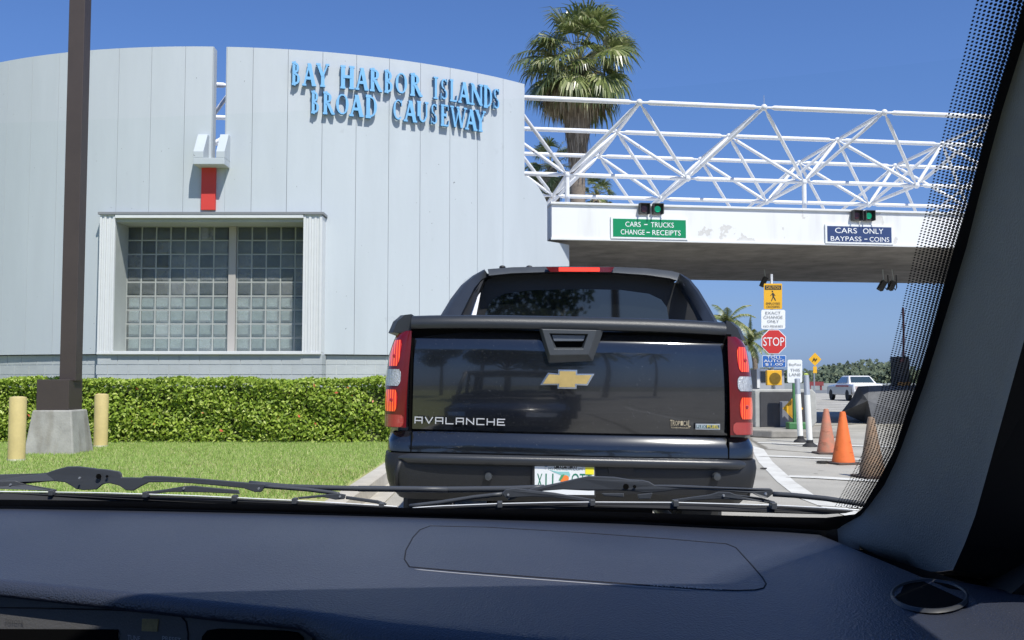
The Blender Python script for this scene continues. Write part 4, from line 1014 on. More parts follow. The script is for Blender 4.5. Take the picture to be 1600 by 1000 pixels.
c = FP(209,997,.0135); mb = MB(); text_on(mb, 'TUNE', c, Vector((1,-.4,0)).normalized(), ZU, .0155, .0048); c = FP(268,999,.0135); text_on(mb, 'PRESET', c, Vector((1,-.4,0)).normalized(), ZU, .022, .0045); mb.build('radio_text', mat('radio_print', (.4,.42,.45), .5), fa)
mb = MB(); text_on(mb, 'TOYOTA', FP(22,972,.0135), Vector((1,-.4,0)).normalized(), ZU, .026, .0042); mb.build('radio_text', mat('print_dim', (.06,.06,.06), .5), fa)
# side defroster outlet at the right corner
mb = MB(); ce = on_dash(1452, 932, 0); ex = (on_dash(1510,938,0)-on_dash(1394,926,0))/2; ey = (on_dash(1470,912,0)-on_dash(1450,958,0))/2; up_ = Vector((0,0,1))
ring = []
rows = [[], [], [], []]
for i in range(33):
    a = 2*math.pi*i/32; e = ex*math.cos(a) + ey*math.sin(a)
    rows[0].append(ce+e*1.07+up_*.0005); rows[1].append(ce+e*1.03+up_*.003); rows[2].append(ce+e*.97+up_*.003); rows[3].append(ce+e*.94-up_*.004)
mb.grid(rows); V_ = mb.build('side_vent', mat('vent_ring', (.03,.033,.038), .5), car, smooth=True)
mb = MB(); mb.add([ce+(ex*math.cos(2*math.pi*i/32)+ey*math.sin(2*math.pi*i/32))*.965+up_*.0012 for i in range(32)], [tuple(range(32))]); mb.build('vent_opening', M_gap, V_)
# door, roof, pillars, hood, seats: the rest of the shell
M_trim = mat('door_black', (.010,.010,.011), .7)
mb = MB()
a = r3; 
mb.grid([[p+Vector((-.002,-.003,0)) for p in r3], [p+(Vector((.05,-.05,.0)) if p.z < 1.10 else Vector((.015,-.015,0))) for p in r3], [Vector((max(.50,p.x+.07), p.y-.07, p.z)) if p.z < 1.10 else p+Vector((.025,-.03,0)) for p in r3]]); mb.build('door_frame', M_trim, car)
mb = MB(); 
mb.prism([(.50,1.25,.30),(.50,1.25,.93),(.50,1.05,.955),(.50,-.5,.96),(.50,-1.6,.97),(.50,-1.6,.30)], (.12,0,0)); mb.build('door', M_trim, car, bevel=.01)
mb = MB(); mb.prism([(-1.36,1.25,.30),(-1.36,1.25,.93),(-1.36,-1.6,.97),(-1.36,-1.6,.30)], (.10,0,0)); mb.build('door', M_trim, car)
mb = MB(); mb.prism([(.45,.95,.95),(.51,1.15,.94),(.60,1.12,.94),(.55,.86,1.10),(.50,.80,1.08)], (.02,0,0)); mb.build('mirror_sail', M_trim, car)
hx0, hx1, hy, hz = -1.20, .44, l3[-1].y - .05, l3[-1].z + .01
mb = MB(); rows = []
for y, z, s_ in ((hy+.045,hz+.012,0),(hy-.03,hz+.035,0),(hy-.45,hz+.06,.02),(-.9,hz+.05,.02),(-1.5,hz-.04,0)):
    rows.append([(hx0-s_-.04,y,z-.05),(hx0-s_,y,z-.01),(-.38,y,z+.015),(hx1+s_,y,z-.01),(hx1+s_+.04,y,z-.05)])
mb.grid(rows); o = mb.build('roof', mat('headliner', (.30,.30,.29), .9), car, smooth=True); sol(o, .03)
for s_, xx in ((1,.44),(-1,-1.24)):
    mb = MB(); mb.tube([(xx-.0*s_,-.35,hz+.03),(xx+.08*s_,-.33,.95)], .045, 8); mb.tube([(xx-.03*s_,-1.5,hz-.05),(xx+.08*s_,-1.75,.95)], .07, 8); mb.build('side_pillar', M_trim, car, smooth=True)
mb = MB(); mb.tube([(-1.16,hy,hz),(-1.18,1.05,1.2),(-1.22,1.26,.95)], .05, 8); mb.build('driver_pillar', M_pil, car, smooth=True)
for xx in (0.0, -.76):
    mb = MB(); mb.prism([(xx-.24,-.32,.40),(xx-.24,-.62,1.02),(xx-.24,-.74,1.02),(xx-.24,-.48,.36)], (.48,0,0)); mb.prism([(xx-.24,.20,.42),(xx-.24,.20,.30),(xx-.24,-.40,.28),(xx-.24,-.40,.42)], (.48,0,0)); mb.build('seat', mat('seat_cloth', (.08,.08,.09), .9), car, bevel=.04)
mb = MB(); mb.box((-1.26,-1.9,.25),(.50,1.0,.30)); mb.box((-1.26,-1.72,.30),(.50,-1.6,.98)); mb.build('floor', M_trim, car)
mb = MB(); rows = []
for y, z, w_ in ((1.36,.905,.86),(1.60,.90,.86),(1.95,.86,.86),(2.35,.79,.84),(2.60,.70,.80),(2.66,.55,.78),(2.62,.25,.76)):
    rows.append([(-.38+w_*k, y - .30*abs(k)**3, z - .05*abs(k)**4) for k in (-1,-.8,-.5,-.2,0,.2,.5,.8,1)])
mb.grid(rows); o = mb.build('hood', mat('car_body_paint', (.03,.035,.045), .2, coat=1), car, smooth=True)
for s_ in (-1, 1):
    mb = MB(); mb.prism([(-.38+s_*.86,2.3,.25),(-.38+s_*.86,2.3,.74),(-.38+s_*.86,1.2,.86),(-.38+s_*.86,1.2,.25)], (s_*.015,0,0)); mb.build('fender', MATS['car_body_paint'], car)
    mb = MB(); mb.prism([(-.38+s_*.42,2.66,.56),(-.38+s_*.72,2.58,.56),(-.38+s_*.74,2.56,.66),(-.38+s_*.42,2.64,.68)], (0,.02,0)); mb.build('headlight', M_chrome, car)
    for y in (1.85, -1.0):
        w = MB(); w.lathe([(.18,-.1),(.29,-.1),(.31,-.07),(.31,.07),(.29,.1),(.18,.1)], (-.38+s_*.77, y, .31), 'x', 24); w.build('wheel', M_tire, car, autosmooth=35)

# ---- wipers
M_arm = mat('wiper_black', (.055,.060,.068), .45)
M_spring = mat('wiper_spring', (.82,.84,.85), .4)
def wp(u, v, d): 
    return P(u, v, WS(u, 799 if u < 1200 else 803, .012 + d).y)
def plate(mb, pts, d, th=.005):
    q = [wp(u, v, d) for u, v in pts]; c = sum(q, Vector())/len(q); yy = [p.y for p in q]
    mb.prism(q, (0, th, 0))
def line(mb, pts, d, r):
    mb.tube([wp(u, v, d) for u, v in dens(pts, 3)], r, 8)
# left wiper
M_rub2 = mat('blade_rubber', (.016,.0165,.018), .7); w1 = empty_part('wiper', car)
mb = MB()
plate(mb, [(-40,741),(0,741.5),(60,740),(72,739),(86,734),(105,729),(122,728.8),(145,731.5),(150,732.5),(165,733.5),(186,737),(189,741),(189,746),(221,746.5),(225,744),(245,744),(300,747),(360,752),(400,755.5),(414,756.5),(414,760),(408,769),(398,769),(380,763),(340,759),(300,755.5),(260,753.5),(232,754),(220,760),(208,767),(196,766),(186,759),(170,755),(160,757),(150,765),(130,766),(118,764),(112,760),(102,754),(85,752),(70,753),(40,756),(0,757),(-40,757)], .03, .006)
mb.build('wiper_bridge', M_arm, w1, bevel=.0012)
mb = MB(); line(mb, [(414,760),(440,762),(480,765),(520,770),(530,772)], .028, .0030); mb.build('wiper_arm', M_arm, w1, smooth=True); mb = MB(); line(mb, [(390,755),(450,760.5),(560,763.5),(700,765)], .036, .0040); mb.build('wiper_arm', M_arm, w1, smooth=True)
mb = MB(); plate(mb, [(-30,752),(24,751),(40,757),(86,765),(84,768),(30,765),(-30,763)], .024); mb.build('wiper_yoke', M_arm, w1, bevel=.001)
mb = MB(); plate(mb, [(226,769),(262,764),(285,760),(300,759),(330,762),(372,766),(374,772),(330,770),(290,769),(262,769),(228,774)], .024); mb.build('wiper_yoke', M_arm, w1, bevel=.001)
mb = MB(); plate(mb, [(465,777),(515,772),(528,771),(540,773),(538,780),(524,781),(505,777),(468,780)], .024); mb.build('wiper_yoke', M_arm, w1, bevel=.001)
mb = MB(); plate(mb, [(540,775),(590,782),(604,787),(602,791),(588,787),(540,780)], .024); mb.build('wiper_yoke', M_arm, w1, bevel=.001)
mb = MB(); line(mb, [(-50,767.5),(0,768),(80,768.8),(160,770),(226,772),(300,774.5),(366,777.5),(460,782),(540,786.5),(620,791.5)], .009, .0008); mb.build('spring_strip', M_spring, w1, smooth=True)
mb = MB()
plate(mb, [(-50,769.5),(0,769.8),(80,770.6),(160,771.8),(226,773.8),(300,776.3),(366,779.3),(460,783.8),(540,788.3),(621,793),(620,799),(560,797),(460,793.5),(366,789.5),(200,784),(0,781.5),(-50,781)], .012, .006)
mb.build('rubber_blade', M_rub2, w1, bevel=.001)
for u, v in ((80,769.5),(227,772.5),(366,778),(460,782.5),(596,790)): q = wp(u, v, .002); mb = MB(); mb.box((q.x-.0035,q.y-.004,q.z-.0045),(q.x+.0035,q.y+.012,q.z+.0038)); mb.build('claw', M_arm, w1, bevel=.0008)
mb = MB(); q = wp(154,744.5,.027); mb.lathe([(.0042,0),(.0042,.001)], q, 'y', 14); mb.build('rivet_hole', M_gap, w1); mb = MB(); q = wp(167,744.5,.027); mb.lathe([(.0022,0),(.0022,.001)], q, 'y', 10); mb.build('rivet_hole', M_gap, w1)
for u, v in ((124,747),(287,763.5),(404,763.5),(531,776),(16,757.5)): q = wp(u, v, .0225); mb = MB(); mb.lathe([(.0014,-.001),(.0018,.002)], q, 'y', 10); mb.build('rivet', M_steel, w1)
# right wiper
w2 = empty_part('wiper', car)
mb = MB()
plate(mb, [(835,762),(870,755),(905,747),(920,744),(960,745.5),(985,749.5),(1005,750.5),(1015,753),(1023,758),(1060,758),(1120,761),(1170,763),(1205,763.5),(1208,766),(1208,772),(1200,778),(1188,777),(1176,771),(1150,769),(1100,765.5),(1060,765),(1040,768),(1010,770.5),(990,768),(960,766),(920,767),(880,765),(850,767),(820,773),(800,781),(792,782),(800,774)], .03, .006)
mb.build('wiper_bridge', M_arm, w2, bevel=.0012)
mb = MB(); line(mb, [(1208,772),(1240,774),(1290,779),(1350,788)], .03, .0034); mb.build('wiper_arm', M_arm, w2, smooth=True); mb = MB(); line(mb, [(640,791),(690,785),(740,777),(785,772)], .03, .0032); mb.build('wiper_arm', M_arm, w2, smooth=True); mb = MB(); line(mb, [(560,763.5),(700,765),(800,764),(850,762)], .038, .0045); mb.build('wiper_arm', M_arm, w2, smooth=True)
mb = MB(); plate(mb, [(784,771),(790,765),(806,763),(830,766),(866,770),(900,776),(925,780),(924,785),(895,781),(860,777),(830,776),(790,778)], .024); mb.build('wiper_yoke', M_arm, w2, bevel=.001)
mb = MB(); plate(mb, [(1052,781),(1080,777),(1110,773),(1124,768.5),(1140,769),(1150,773),(1190,778),(1212,784),(1210,788),(1180,783),(1150,781),(1120,780),(1080,782),(1054,787)], .024); mb.build('wiper_yoke', M_arm, w2, bevel=.001)
mb = MB(); plate(mb, [(940,771),(975,771),(975,777),(944,775)], .022); mb.build('wiper_yoke', M_arm, w2, bevel=.001)
mb = MB(); plate(mb, [(996,773),(1020,770),(1016,780),(998,780)], .022); mb.build('wiper_yoke', M_arm, w2, bevel=.001)
mb = MB(); line(mb, [(645,793.5),(690,790.5),(780,787),(860,785.2),(925,784.6),(1056,785.2),(1120,787),(1210,789.5),(1280,793),(1342,797)], .009, .0008); mb.build('spring_strip', M_spring, w2, smooth=True)
mb = MB()
plate(mb, [(645,795.3),(690,792.3),(780,788.8),(860,787),(925,786.4),(1056,787),(1120,788.8),(1210,791.3),(1280,794.8),(1335,798.5),(1322,802),(1290,804),(1210,802),(1120,799.5),(1056,797.5),(925,796),(820,796),(700,797.5),(645,800)], .012, .006)
mb.build('rubber_blade', M_rub2, w2, bevel=.001)
for u, v in ((781,788),(926,785),(1056,786),(1209,790)): q = wp(u, v, .002); mb = MB(); mb.box((q.x-.0035,q.y-.004,q.z-.0045),(q.x+.0035,q.y+.012,q.z+.0038)); mb.build('claw', M_arm, w2, bevel=.0008)
mb = MB(); q = wp(978,760.5,.027); mb.lathe([(.0040,0),(.0040,.001)], q, 'y', 14); mb.build('rivet_hole', M_gap, w2); mb = MB(); q = wp(991.5,760.5,.027); mb.lathe([(.0024,0),(.0024,.001)], q, 'y', 10); mb.build('rivet_hole', M_gap, w2)
for u, v in ((794,773.5),(1131,774.5),(1197,772)): q = wp(u, v, .0225); mb = MB(); mb.lathe([(.0014,-.001),(.0020,.002)], q, 'y', 10); mb.build('rivet', M_steel, w2)
# cowl panel outside under the glass
mb = MB(); mb.grid([[(x, WB(x)+.00, ZB0-.012) for x in np.linspace(-1.1,.45,24)], [(x, WB(x)+.03, ZB0-.045) for x in np.linspace(-1.1,.45,24)], [(x, WB(x)+.16, ZB0-.085) for x in np.linspace(-1.1,.45,24)]]); mb.build('cowl', M_black, car, smooth=True)
# ================================================================== LIGHT POLE, BOLLARDS, HEDGE
def gl(u, v): return PZ(u, v, .12)
pp = gl(94, 709); pp = Vector((P(94,650,14.75).x, 14.75, .12))
pole = thing('light_pole', 'tall square brown light pole on tapered concrete base in the lawn', 'light pole', pp)
wS = lambda px_: px_/1600*14.5
mb = MB(); z1 = P(95, 641, 14.45).z
b0, t0 = .355, .275
mb.loft([[(pp.x-b0,pp.y-b0,.10),(pp.x+b0,pp.y-b0,.10),(pp.x+b0,pp.y+b0,.10),(pp.x-b0,pp.y+b0,.10)], [(pp.x-t0,pp.y-t0,z1),(pp.x+t0,pp.y-t0,z1),(pp.x+t0,pp.y+t0,z1),(pp.x-t0,pp.y+t0,z1)]])
mb.build('concrete_base', M_conc, pole, bevel=.02)
M_brown = mat('bronze_paint', (.055,.042,.038), .55, var=.12, vscale=3, bump=.1, bscale=60)
z2 = P(100, 593, 14.5).z
mb = MB(); mb.box((pp.x-.24,pp.y-.24,z1+.001),(pp.x+.22,pp.y+.22,z2)); mb.build('base_cover', M_brown, pole, bevel=.008)
xp = P(106, 590, 14.65).x
mb = MB(); mb.box((xp-.115,pp.y-.115,z2-.02),(xp+.115,pp.y+.115,11.0)); mb.build('shaft', M_brown, pole, bevel=.006)
mb = MB(); mb.box((xp-.2,pp.y-1.1,10.8),(xp+.2,pp.y-.12,11.0)); mb.build('lamp_head', M_brown, pole, bevel=.02)
M_boll = mat('cream_yellow', (.62,.50,.22), .6, var=.15, vscale=5, bump=.15, bscale=30)
def bollard(u, v, label):
    p = gl(u, v); t = thing('bollard', label, 'bollard', p, 'cream yellow bollards by the light pole')
    mb = MB(); mb.lathe([(.105,-.02),(.105,.80),(.100,.82),(.06,.83),(.01,.832)], p, n=28); mb.build('post', M_boll, t, autosmooth=35)
    mb = MB(); mb.lathe([(.1065,-.01),(.1065,.035)], p, n=28); mb.build('worn_foot', mat('worn_paint', (.66,.62,.50), .8, var=.5, vscale=25), t, autosmooth=35)
bollard(25.5, 721, 'nearer cream yellow bollard left of the light pole'); bollard(157, 699, 'farther cream yellow bollard right of the light pole')

# hedge
HX0, HX1, HY0, HY1, HZ = -13.0, -1.2, 17.05, 18.3, 1.17
hed = thing('hedge', 'clipped bright green hedge in front of the grey building', 'hedge', (-6, 17.6, .12))
mb = MB(); mb.box((HX0+.1, HY0+.16, .1), (HX1-.1, HY1-.15, HZ-.13)); mb.build('branches', mat('hedge_core', (.05,.065,.018), .95, var=.5, vscale=14), hed)
def leaves(n, pos, nrm, size, tilt=.75, asp=.5):
    d = rng.normal(0, 1, (n,3)); nn = nrm + d*tilt; nn /= np.linalg.norm(nn, axis=1)[:,None]
    r_ = rng.normal(0, 1, (n,3)); t = r_ - nn*np.sum(r_*nn, 1)[:,None]; t /= np.linalg.norm(t, axis=1)[:,None]; b = np.cross(nn, t)
    s_ = (size*rng.uniform(.6, 1.25, n))[:,None]
    return np.stack([pos - t*s_, pos - b*s_*asp + nn*s_*.12, pos + t*s_, pos + b*s_*asp + nn*s_*.12], 1)
def hedge_pts(n, face):
    u = rng.uniform(0, 1, n); v = rng.uniform(0, 1, n); x = HX0 + (HX1-HX0)*u
    lump = .05*np.sin(x*2.1) + .04*np.sin(x*5.3+1) + .03*np.sin(x*11+2)
    dep = np.abs(rng.normal(0, .07, n))
    if face == 'f':
        z = .14 + (HZ-.14)*v; y = HY0 + lump*.8 + .04*np.sin(z*9+x*3) + dep + .10*np.clip(.35-z,0,1); return np.stack([x,y,z],1), np.tile([0,-1,.35],(n,1))
    y = HY0 + (HY1-HY0)*v; z = HZ + lump*.35 - dep*.6 + .03*np.sin(y*7+x*4); return np.stack([x,y,z],1), np.tile([0,-.2,1.],(n,1))
a, na = hedge_pts(26000, 'f'); b, nb_ = hedge_pts(16000, 't')
V = leaves(42000, np.vstack([a,b]), np.vstack([na,nb_]), .038)
M_hl = leaf_mat('hedge_leaf', [(0,(.12,.19,.02)),(1,(.62,.68,.24)),(.3,(.22,.33,.03)),(.6,(.32,.44,.05)),(.88,(.46,.57,.10))], .55, .3, .35)
polys('foliage', V, M_hl, hed, loc=(-6,17.6,.12))
hd = hed.children[-1]
n = 45; x = rng.uniform(HX0, HX1, n); z = rng.uniform(.3, 1.1, n); V = leaves(n, np.stack([x, np.full(n, HY0-.03), z],1), np.tile([0,-1,.2],(n,1)), .035)
polys('red_leaf', V, mat('red_leaf', (.55,.12,.06), .5), hed, loc=(-6,17.6,.12))

# ================================================================== PALMS
def fan_palm(name, label, base, zc, rad, n_fr, skirt=True, trunk_r=.28, seed=1, group=None, lean=0.0):
    rg = np.random.default_rng(seed)
    t = thing(name, label, 'palm tree', base, group); base = Vector(base); C_ = Vector((base.x+lean, base.y, zc))
    mb = MB(); k = [base + Vector((lean*f_*f_, 0, (zc-base.z)*f_)) for f_ in np.linspace(0,1,9)]
    mb.tube(k, [trunk_r*(1.25-.35*f_) for f_ in np.linspace(0,1,9)], 14); mb.build('trunk', mat('palm_trunk', (.23,.19,.15), .95, var=.45, vscale=6, bump=.8, bscale=25, stretch=(1,1,3)), t, smooth=True)
    Q = {'g': [], 'd': []}; st = MB()
    def frond(dirv, plen, flen, dead, droop):
        d = Vector(dirv).normalized(); up = Vector((0,0,1)); pts = []; p = C_.copy(); v = d.copy()
        for i in range(5): pts.append(p.copy()); v = (v + Vector((0,0,-droop*.16))).normalized(); p = p + v*plen/4
        st.tube([pts[0], pts[2], pts[4]], [.022,.014,.010], 4, caps=False)
        side = v.cross(up)
        if side.length < .1: side = Vector((1,0,0))
        side.normalize(); hub = pts[4]; nrm = side.cross(v).normalized(); ns = 26
        tw = rg.uniform(-.6,.6); side = (side*math.cos(tw)+nrm*math.sin(tw)).normalized(); nrm = side.cross(v).normalized()
        for i in range(ns):
            a = -1.75 + 3.5*i/(ns-1) + rg.normal(0,.03); dd = (v*math.cos(a) + side*math.sin(a) + nrm*.12*abs(math.sin(a))).normalized()
            L = flen*(1-.18*abs(a)/1.75)*rg.uniform(.85,1.1); w = L*.066; wd = dd.cross(nrm).normalized()
            q = hub.copy(); vv = dd.copy(); prev = (q - wd*w*.25, q + wd*w*.25)
            for s_, (ln, ww, dr) in enumerate(((.38, 1.0, .12),(.30, .8, .35*droop+.15),(.32, .08, 1.1*droop+.5))):
                vv = (vv + Vector((0,0,-dr*(.8 if not dead else 1.6)))).normalized(); q = q + vv*L*ln
                cur = (q - wd*w*ww*.5, q + wd*w*ww*.5)
                Q['d' if dead else 'g'].append([prev[0], prev[1], cur[1], cur[0]]); prev = cur
    ga = 2.39996
    for i in range(n_fr):
        f_ = i/(n_fr-1); el = R(80 - 122*f_**.9 + rg.normal(0,11)); az = i*ga + rg.normal(0,.35)
        frond((math.cos(az)*math.cos(el), math.sin(az)*math.cos(el), math.sin(el)), rad*rg.uniform(.36,.66), rad*rg.uniform(.36,.56), False, .5+.7*f_)
    for i in range(int(n_fr*.4)):
        el = R(rg.uniform(-60,-5)); az = rg.uniform(0,6.28); frond((math.cos(az)*math.cos(el), math.sin(az)*math.cos(el), math.sin(el)), rad*rg.uniform(.35,.55), rad*.45, True, 1.2)
    mk = lambda L: np.array([[tuple(v) for v in q] for q in L])
    polys('crown', mk(Q['g']) - np.array(base), MATS['palm_green'], t); 
    if Q['d']: polys('dead_fronds', mk(Q['d']) - np.array(base), MATS['palm_dead'], t)
    st.build('leaf_stalks', mat('palm_stalk', (.26,.25,.10), .6), t)
    if skirt:
        n = 3200; h = rg.uniform(0, 1, n)**.9; zz = C_.z - rad*.30 - h*rad*1.1; az = rg.uniform(0,6.283,n); rr_ = (trunk_r*.95 + rad*.15*(1-h)**.9)*rg.uniform(.55,1.0,n)
        p = np.stack([C_.x+rr_*np.cos(az), C_.y+rr_*np.sin(az), zz],1); L = rg.uniform(.25,.6,n)*rad*.5; w = .03*rad/2
        tn = np.stack([-np.sin(az), np.cos(az), np.zeros(n)],1)*w; dn = np.stack([rg.normal(0,.08,n)-.10*np.cos(az), rg.normal(0,.08,n)-.10*np.sin(az), -np.ones(n)],1)*L[:,None]
        V = np.stack([p-tn, p+tn, p+tn*.3+dn, p-tn*.3+dn],1); polys('skirt', V - np.array(base), MATS['palm_skirt'], t)
    return t
leaf_mat('palm_green', [(0,(.07,.10,.03)),(1,(.50,.50,.28)),(.4,(.13,.17,.05)),(.8,(.25,.29,.10))], .30, .25, .6)
leaf_mat('palm_dead', [(0,(.22,.16,.09)),(1,(.50,.42,.28))], .7, .25, .3)
leaf_mat('palm_skirt', [(0,(.14,.11,.075)),(1,(.42,.34,.25))], .9, .1, .2)
py_ = 33.0
fan_palm('palm_tree', 'tall fan palm with full crown and brown leaf skirt behind the white truss', (P(903,300,py_).x, py_, 0), P(903,100,py_).z, 2.40, 84, True, .24, 4)
fan_palm('palm_tree', 'low fan palm half hidden behind the wall end and truss', (P(862,300,37).x, 37, 0), P(862,262,37).z, 1.35, 34, True, .2, 5)
fan_palm('palm_tree', 'small fan palm just above the canopy beside the tall palm trunk', (P(932,300,40).x, 40, 0), P(926,305,40).z, 1.0, 30, False, .18, 8)

def coconut_palm(label, base, zc, rad, seed, n_fr=18, group=None, name='coconut_palm'):
    rg = np.random.default_rng(seed); base = Vector(base); C_ = Vector((base.x, base.y, zc)); t = thing(name, label, 'palm tree', base, group)
    mb = MB(); k = [base + Vector((.3*math.sin(f_*3), 0, (zc-base.z)*f_)) for f_ in np.linspace(0,1,7)]; k[-1] = C_; mb.tube(k, [.2-.08*f_ for f_ in np.linspace(0,1,7)], 10); mb.build('trunk', MATS['palm_trunk'], t, smooth=True)
    Q = []; st = MB()
    for i in range(n_fr):
        az = i*2.39996 + rg.normal(0,.2); el = R(75 - 85*(i/n_fr) + rg.normal(0,8)); v = Vector((math.cos(az)*math.cos(el), math.sin(az)*math.cos(el), math.sin(el))); p = C_.copy(); pts = [p.copy()]
        L = rad*rg.uniform(.85,1.2)*1.25
        for s_ in range(12):
            v = (v + Vector((0,0,-.145))).normalized(); p = p + v*L/12; pts.append(p.copy()); side = v.cross(Vector((0,0,1))); side.normalize() if side.length > .01 else None
            for q in (-1, 1):
                for h_ in (0, .5):
                    p0 = p - v*L/12*h_; ll = rad*.30*math.sin(math.pi*min(.97,(s_+1.5)/13))**.7*rg.uniform(.8,1.1); d = (side*q*.8 + v*.35 + Vector((0,0,-.55))).normalized(); w = v*rad*.028
                    Q.append([p0-w, p0+w, p0+d*ll*.6+w*.8, p0+d*ll])
        st.tube(pts[::3]+[pts[-1]], .02, 4, caps=False)
    polys('crown', np.array([[tuple(v_) for v_ in q] for q in Q]) - np.array(base), MATS['palm_green'], t); st.build('leaf_stalks', MATS['palm_stalk'], t)
coconut_palm('coconut palm under the canopy just right of the pickup cab', (P(1137,500,52).x, 52, 0), P(1141,505,52).z, 1.15, 2, 24)
coconut_palm('lower coconut palm peeking out behind the pickup tail light', (P(1172,560,58).x, 58, 0), P(1166,536,58).z, 1.3, 6, 18)

# broadleaf trees (also mirrored in the truck's paint and glass)
leaf_mat('tree_leaf', [(0,(.02,.035,.008)),(1,(.12,.17,.04)),(.5,(.05,.08,.018))], .5, .25, .4)
def tree(label, x, y, h, r_, n, seed, size=.14, group=None):
    rg = np.random.default_rng(seed); t = thing('tree', label, 'tree', (x,y,0), group)
    mb = MB(); mb.tube([(x,y,0),(x+.1,y,h*.35),(x-.1,y,h*.6)], [.28,.2,.1], 10)
    cl = []
    for i in range(9):
        a = rg.uniform(0,6.28); rr_ = r_*rg.uniform(.2,.75); c = Vector((x+rr_*math.cos(a), y+rr_*math.sin(a), h*rg.uniform(.50,.92))); cl.append((c, r_*rg.uniform(.35,.55))); mb.tube([(x,y,h*.4), c], [.1,.03], 6)
    mb.build('trunk', mat('bark', (.14,.11,.08), .95, var=.4, vscale=5, bump=.6, bscale=20), t, smooth=True)
    P_ = []; N_ = []
    for c, cr in cl:
        m = n//9; d = rg.normal(0,1,(m,3)); d /= np.linalg.norm(d,axis=1)[:,None]; P_.append(np.array(c) + d*(cr*rg.uniform(.55,1.05,m))[:,None]*[1,1,.75]); N_.append(d)
    P_ = np.vstack(P_); N_ = np.vstack(N_); V = leaves(len(P_), P_, N_, size); polys('crown', V - np.array([x,y,0]), MATS['tree_leaf'], t)
tree('broad leafy tree on the verge behind the camera car', -1.4, -18, 6.9, 3.8, 15000, 21)
tree('second broad tree across the road behind the camera car', -9, -24, 9.0, 3.6, 8000, 22)
for i, (x, y, z, r_) in enumerate(((-3.5,-18,6.4,2.2),(3.6,-24,7.0,2.4),(9,-30,8,2.4))):
    coconut_palm(['coconut palm nearest behind the camera car','middle coconut palm behind the camera car','farthest coconut palm behind the camera car'][i], (x,y,0), z, r_, 40+i, 18)

# far tree line across the water
M_far = leaf_mat('far_leaf_hazed', [(0,(.075,.10,.075)),(1,(.17,.20,.13)),(.5,(.115,.145,.10))], .9, .1, .1)  # distance haze put into the leaf colours, paler and greyer
P_ = []; S_l = []
for k in range(600):
    x = rng.uniform(-60, 260); y = rng.uniform(236, 262); hh = 3.6 + .8*math.sin(x*.09) + .7*math.sin(x*.23+1) + rng.uniform(-1.3, .9)
    m = 70; d = rng.normal(0,1,(m,3)); d /= np.linalg.norm(d,axis=1)[:,None]; rr_ = rng.uniform(1.6,3.2)
    P_.append(np.array([x,y,max(.8,hh-rr_*.8)]) + d*[rr_*1.2,rr_,rr_*.85]); 
P_ = np.vstack(P_)
low = np.stack([rng.uniform(-60,260,6000), rng.uniform(235,238,6000), rng.uniform(.1,3.4,6000)],1); P_ = np.vstack([P_, low])
V = leaves(len(P_), P_, np.tile([0,-1,.3],(len(P_),1)), .5, tilt=.45, asp=.7)
tag(polys('far_trees', V, M_far), 'distant green tree line along the far shore', kind='stuff')
mb = MB(); mb.grid([[(x, 234 + 2*math.sin(x*.05), -.02) for x in range(-300,500,20)], [(x, 300, .6) for x in range(-300,500,20)], [(x, 900, .8) for x in range(-300,500,20)]]); tag(mb.build('far_shore', mat('shore', (.20,.20,.12), .95, var=.4, vscale=.1)), kind='structure')
sw = MB(); sw.box((24,131,0),(140,131.6,.85)); 
tag(sw.build('causeway_barrier', mat('barrier_conc', (.34,.37,.38), .9, var=.2, vscale=1)), 'long low grey concrete barrier behind the pale sedan', 'barrier')
sw = MB(); x0, x1 = P(1262,600,125).x, P(1287,600,125).x; sw.box((x0,125,.55),(x1,125.3,1.05)); sw.box((x0+.2,125.05,0),(x0+.4,125.25,.55)); sw.box((x1-.4,125.05,0),(x1-.2,125.25,.55)); tag(sw.build('road_barricade', mat('maroon_panel', (.25,.05,.05), .7)), 'dull red barricade panel beyond the yellow diamond sign', 'barricade')

# ================================================================== CONES
def cone(u, v, hh, col, dirt, label, tilt=0, collar=None):
    p = PZ(u, v, 0); t = thing('traffic_cone', label, 'traffic cone', (p.x,p.y,0), 'traffic cones beside the toll lane')
    s_ = hh/.71; q = Vector((0,0,0))
    m = mat('cone_'+label[:6], col, .6, var=.55 if dirt else .12, vscale=9, col2=dirt, bump=.15, bscale=40)
    overlay(m, 'noise', 7, .58, .66, (.74,.72,.70), (1,1,2), 8, 2.0 + u*.01)
    mb = MB(); mb.lathe([(.155*s_,.025),(.150*s_,.06),(.10*s_,.32*s_),(.042*s_,.68*s_),(.036*s_,.705*s_),(.025*s_,.71*s_),(.022*s_,.66*s_)], q, n=28); mb.build('cone_body', m, t, local=True, autosmooth=45)
    mb = MB(); w = .19*s_; pts = []
    for cx_, cy_ in ((w,w),(-w,w),(-w,-w),(w,-w)):
        for k in range(4):
            a = math.atan2(cy_,cx_) + R(-33.75+22.5*k); pts.append((cx_*.8+.2*w*math.cos(a), cy_*.8+.2*w*math.sin(a), 0.0))
    mb.prism(pts, (0,0,.03)); mb.build('cone_base', mat('cone_foot', (.05,.05,.05), .85, var=.4, vscale=10, col2=(.12,.07,.05)), t, local=True, bevel=.006)
    t.rotation_euler = (R(tilt), R(tilt*.5), rng.uniform(0,.3))
cone(1292, 709, .71, (.52,.16,.09), (.32,.20,.13), 'faded orange cone, farthest left of the three')
cone(1318, 725, .725, (.80,.17,.035), None, 'bright orange cone between two faded cones')
cone(1363, 746, .72, (.27,.17,.10), (.20,.16,.12), 'grimy brown cone seen through the windshield dot band')
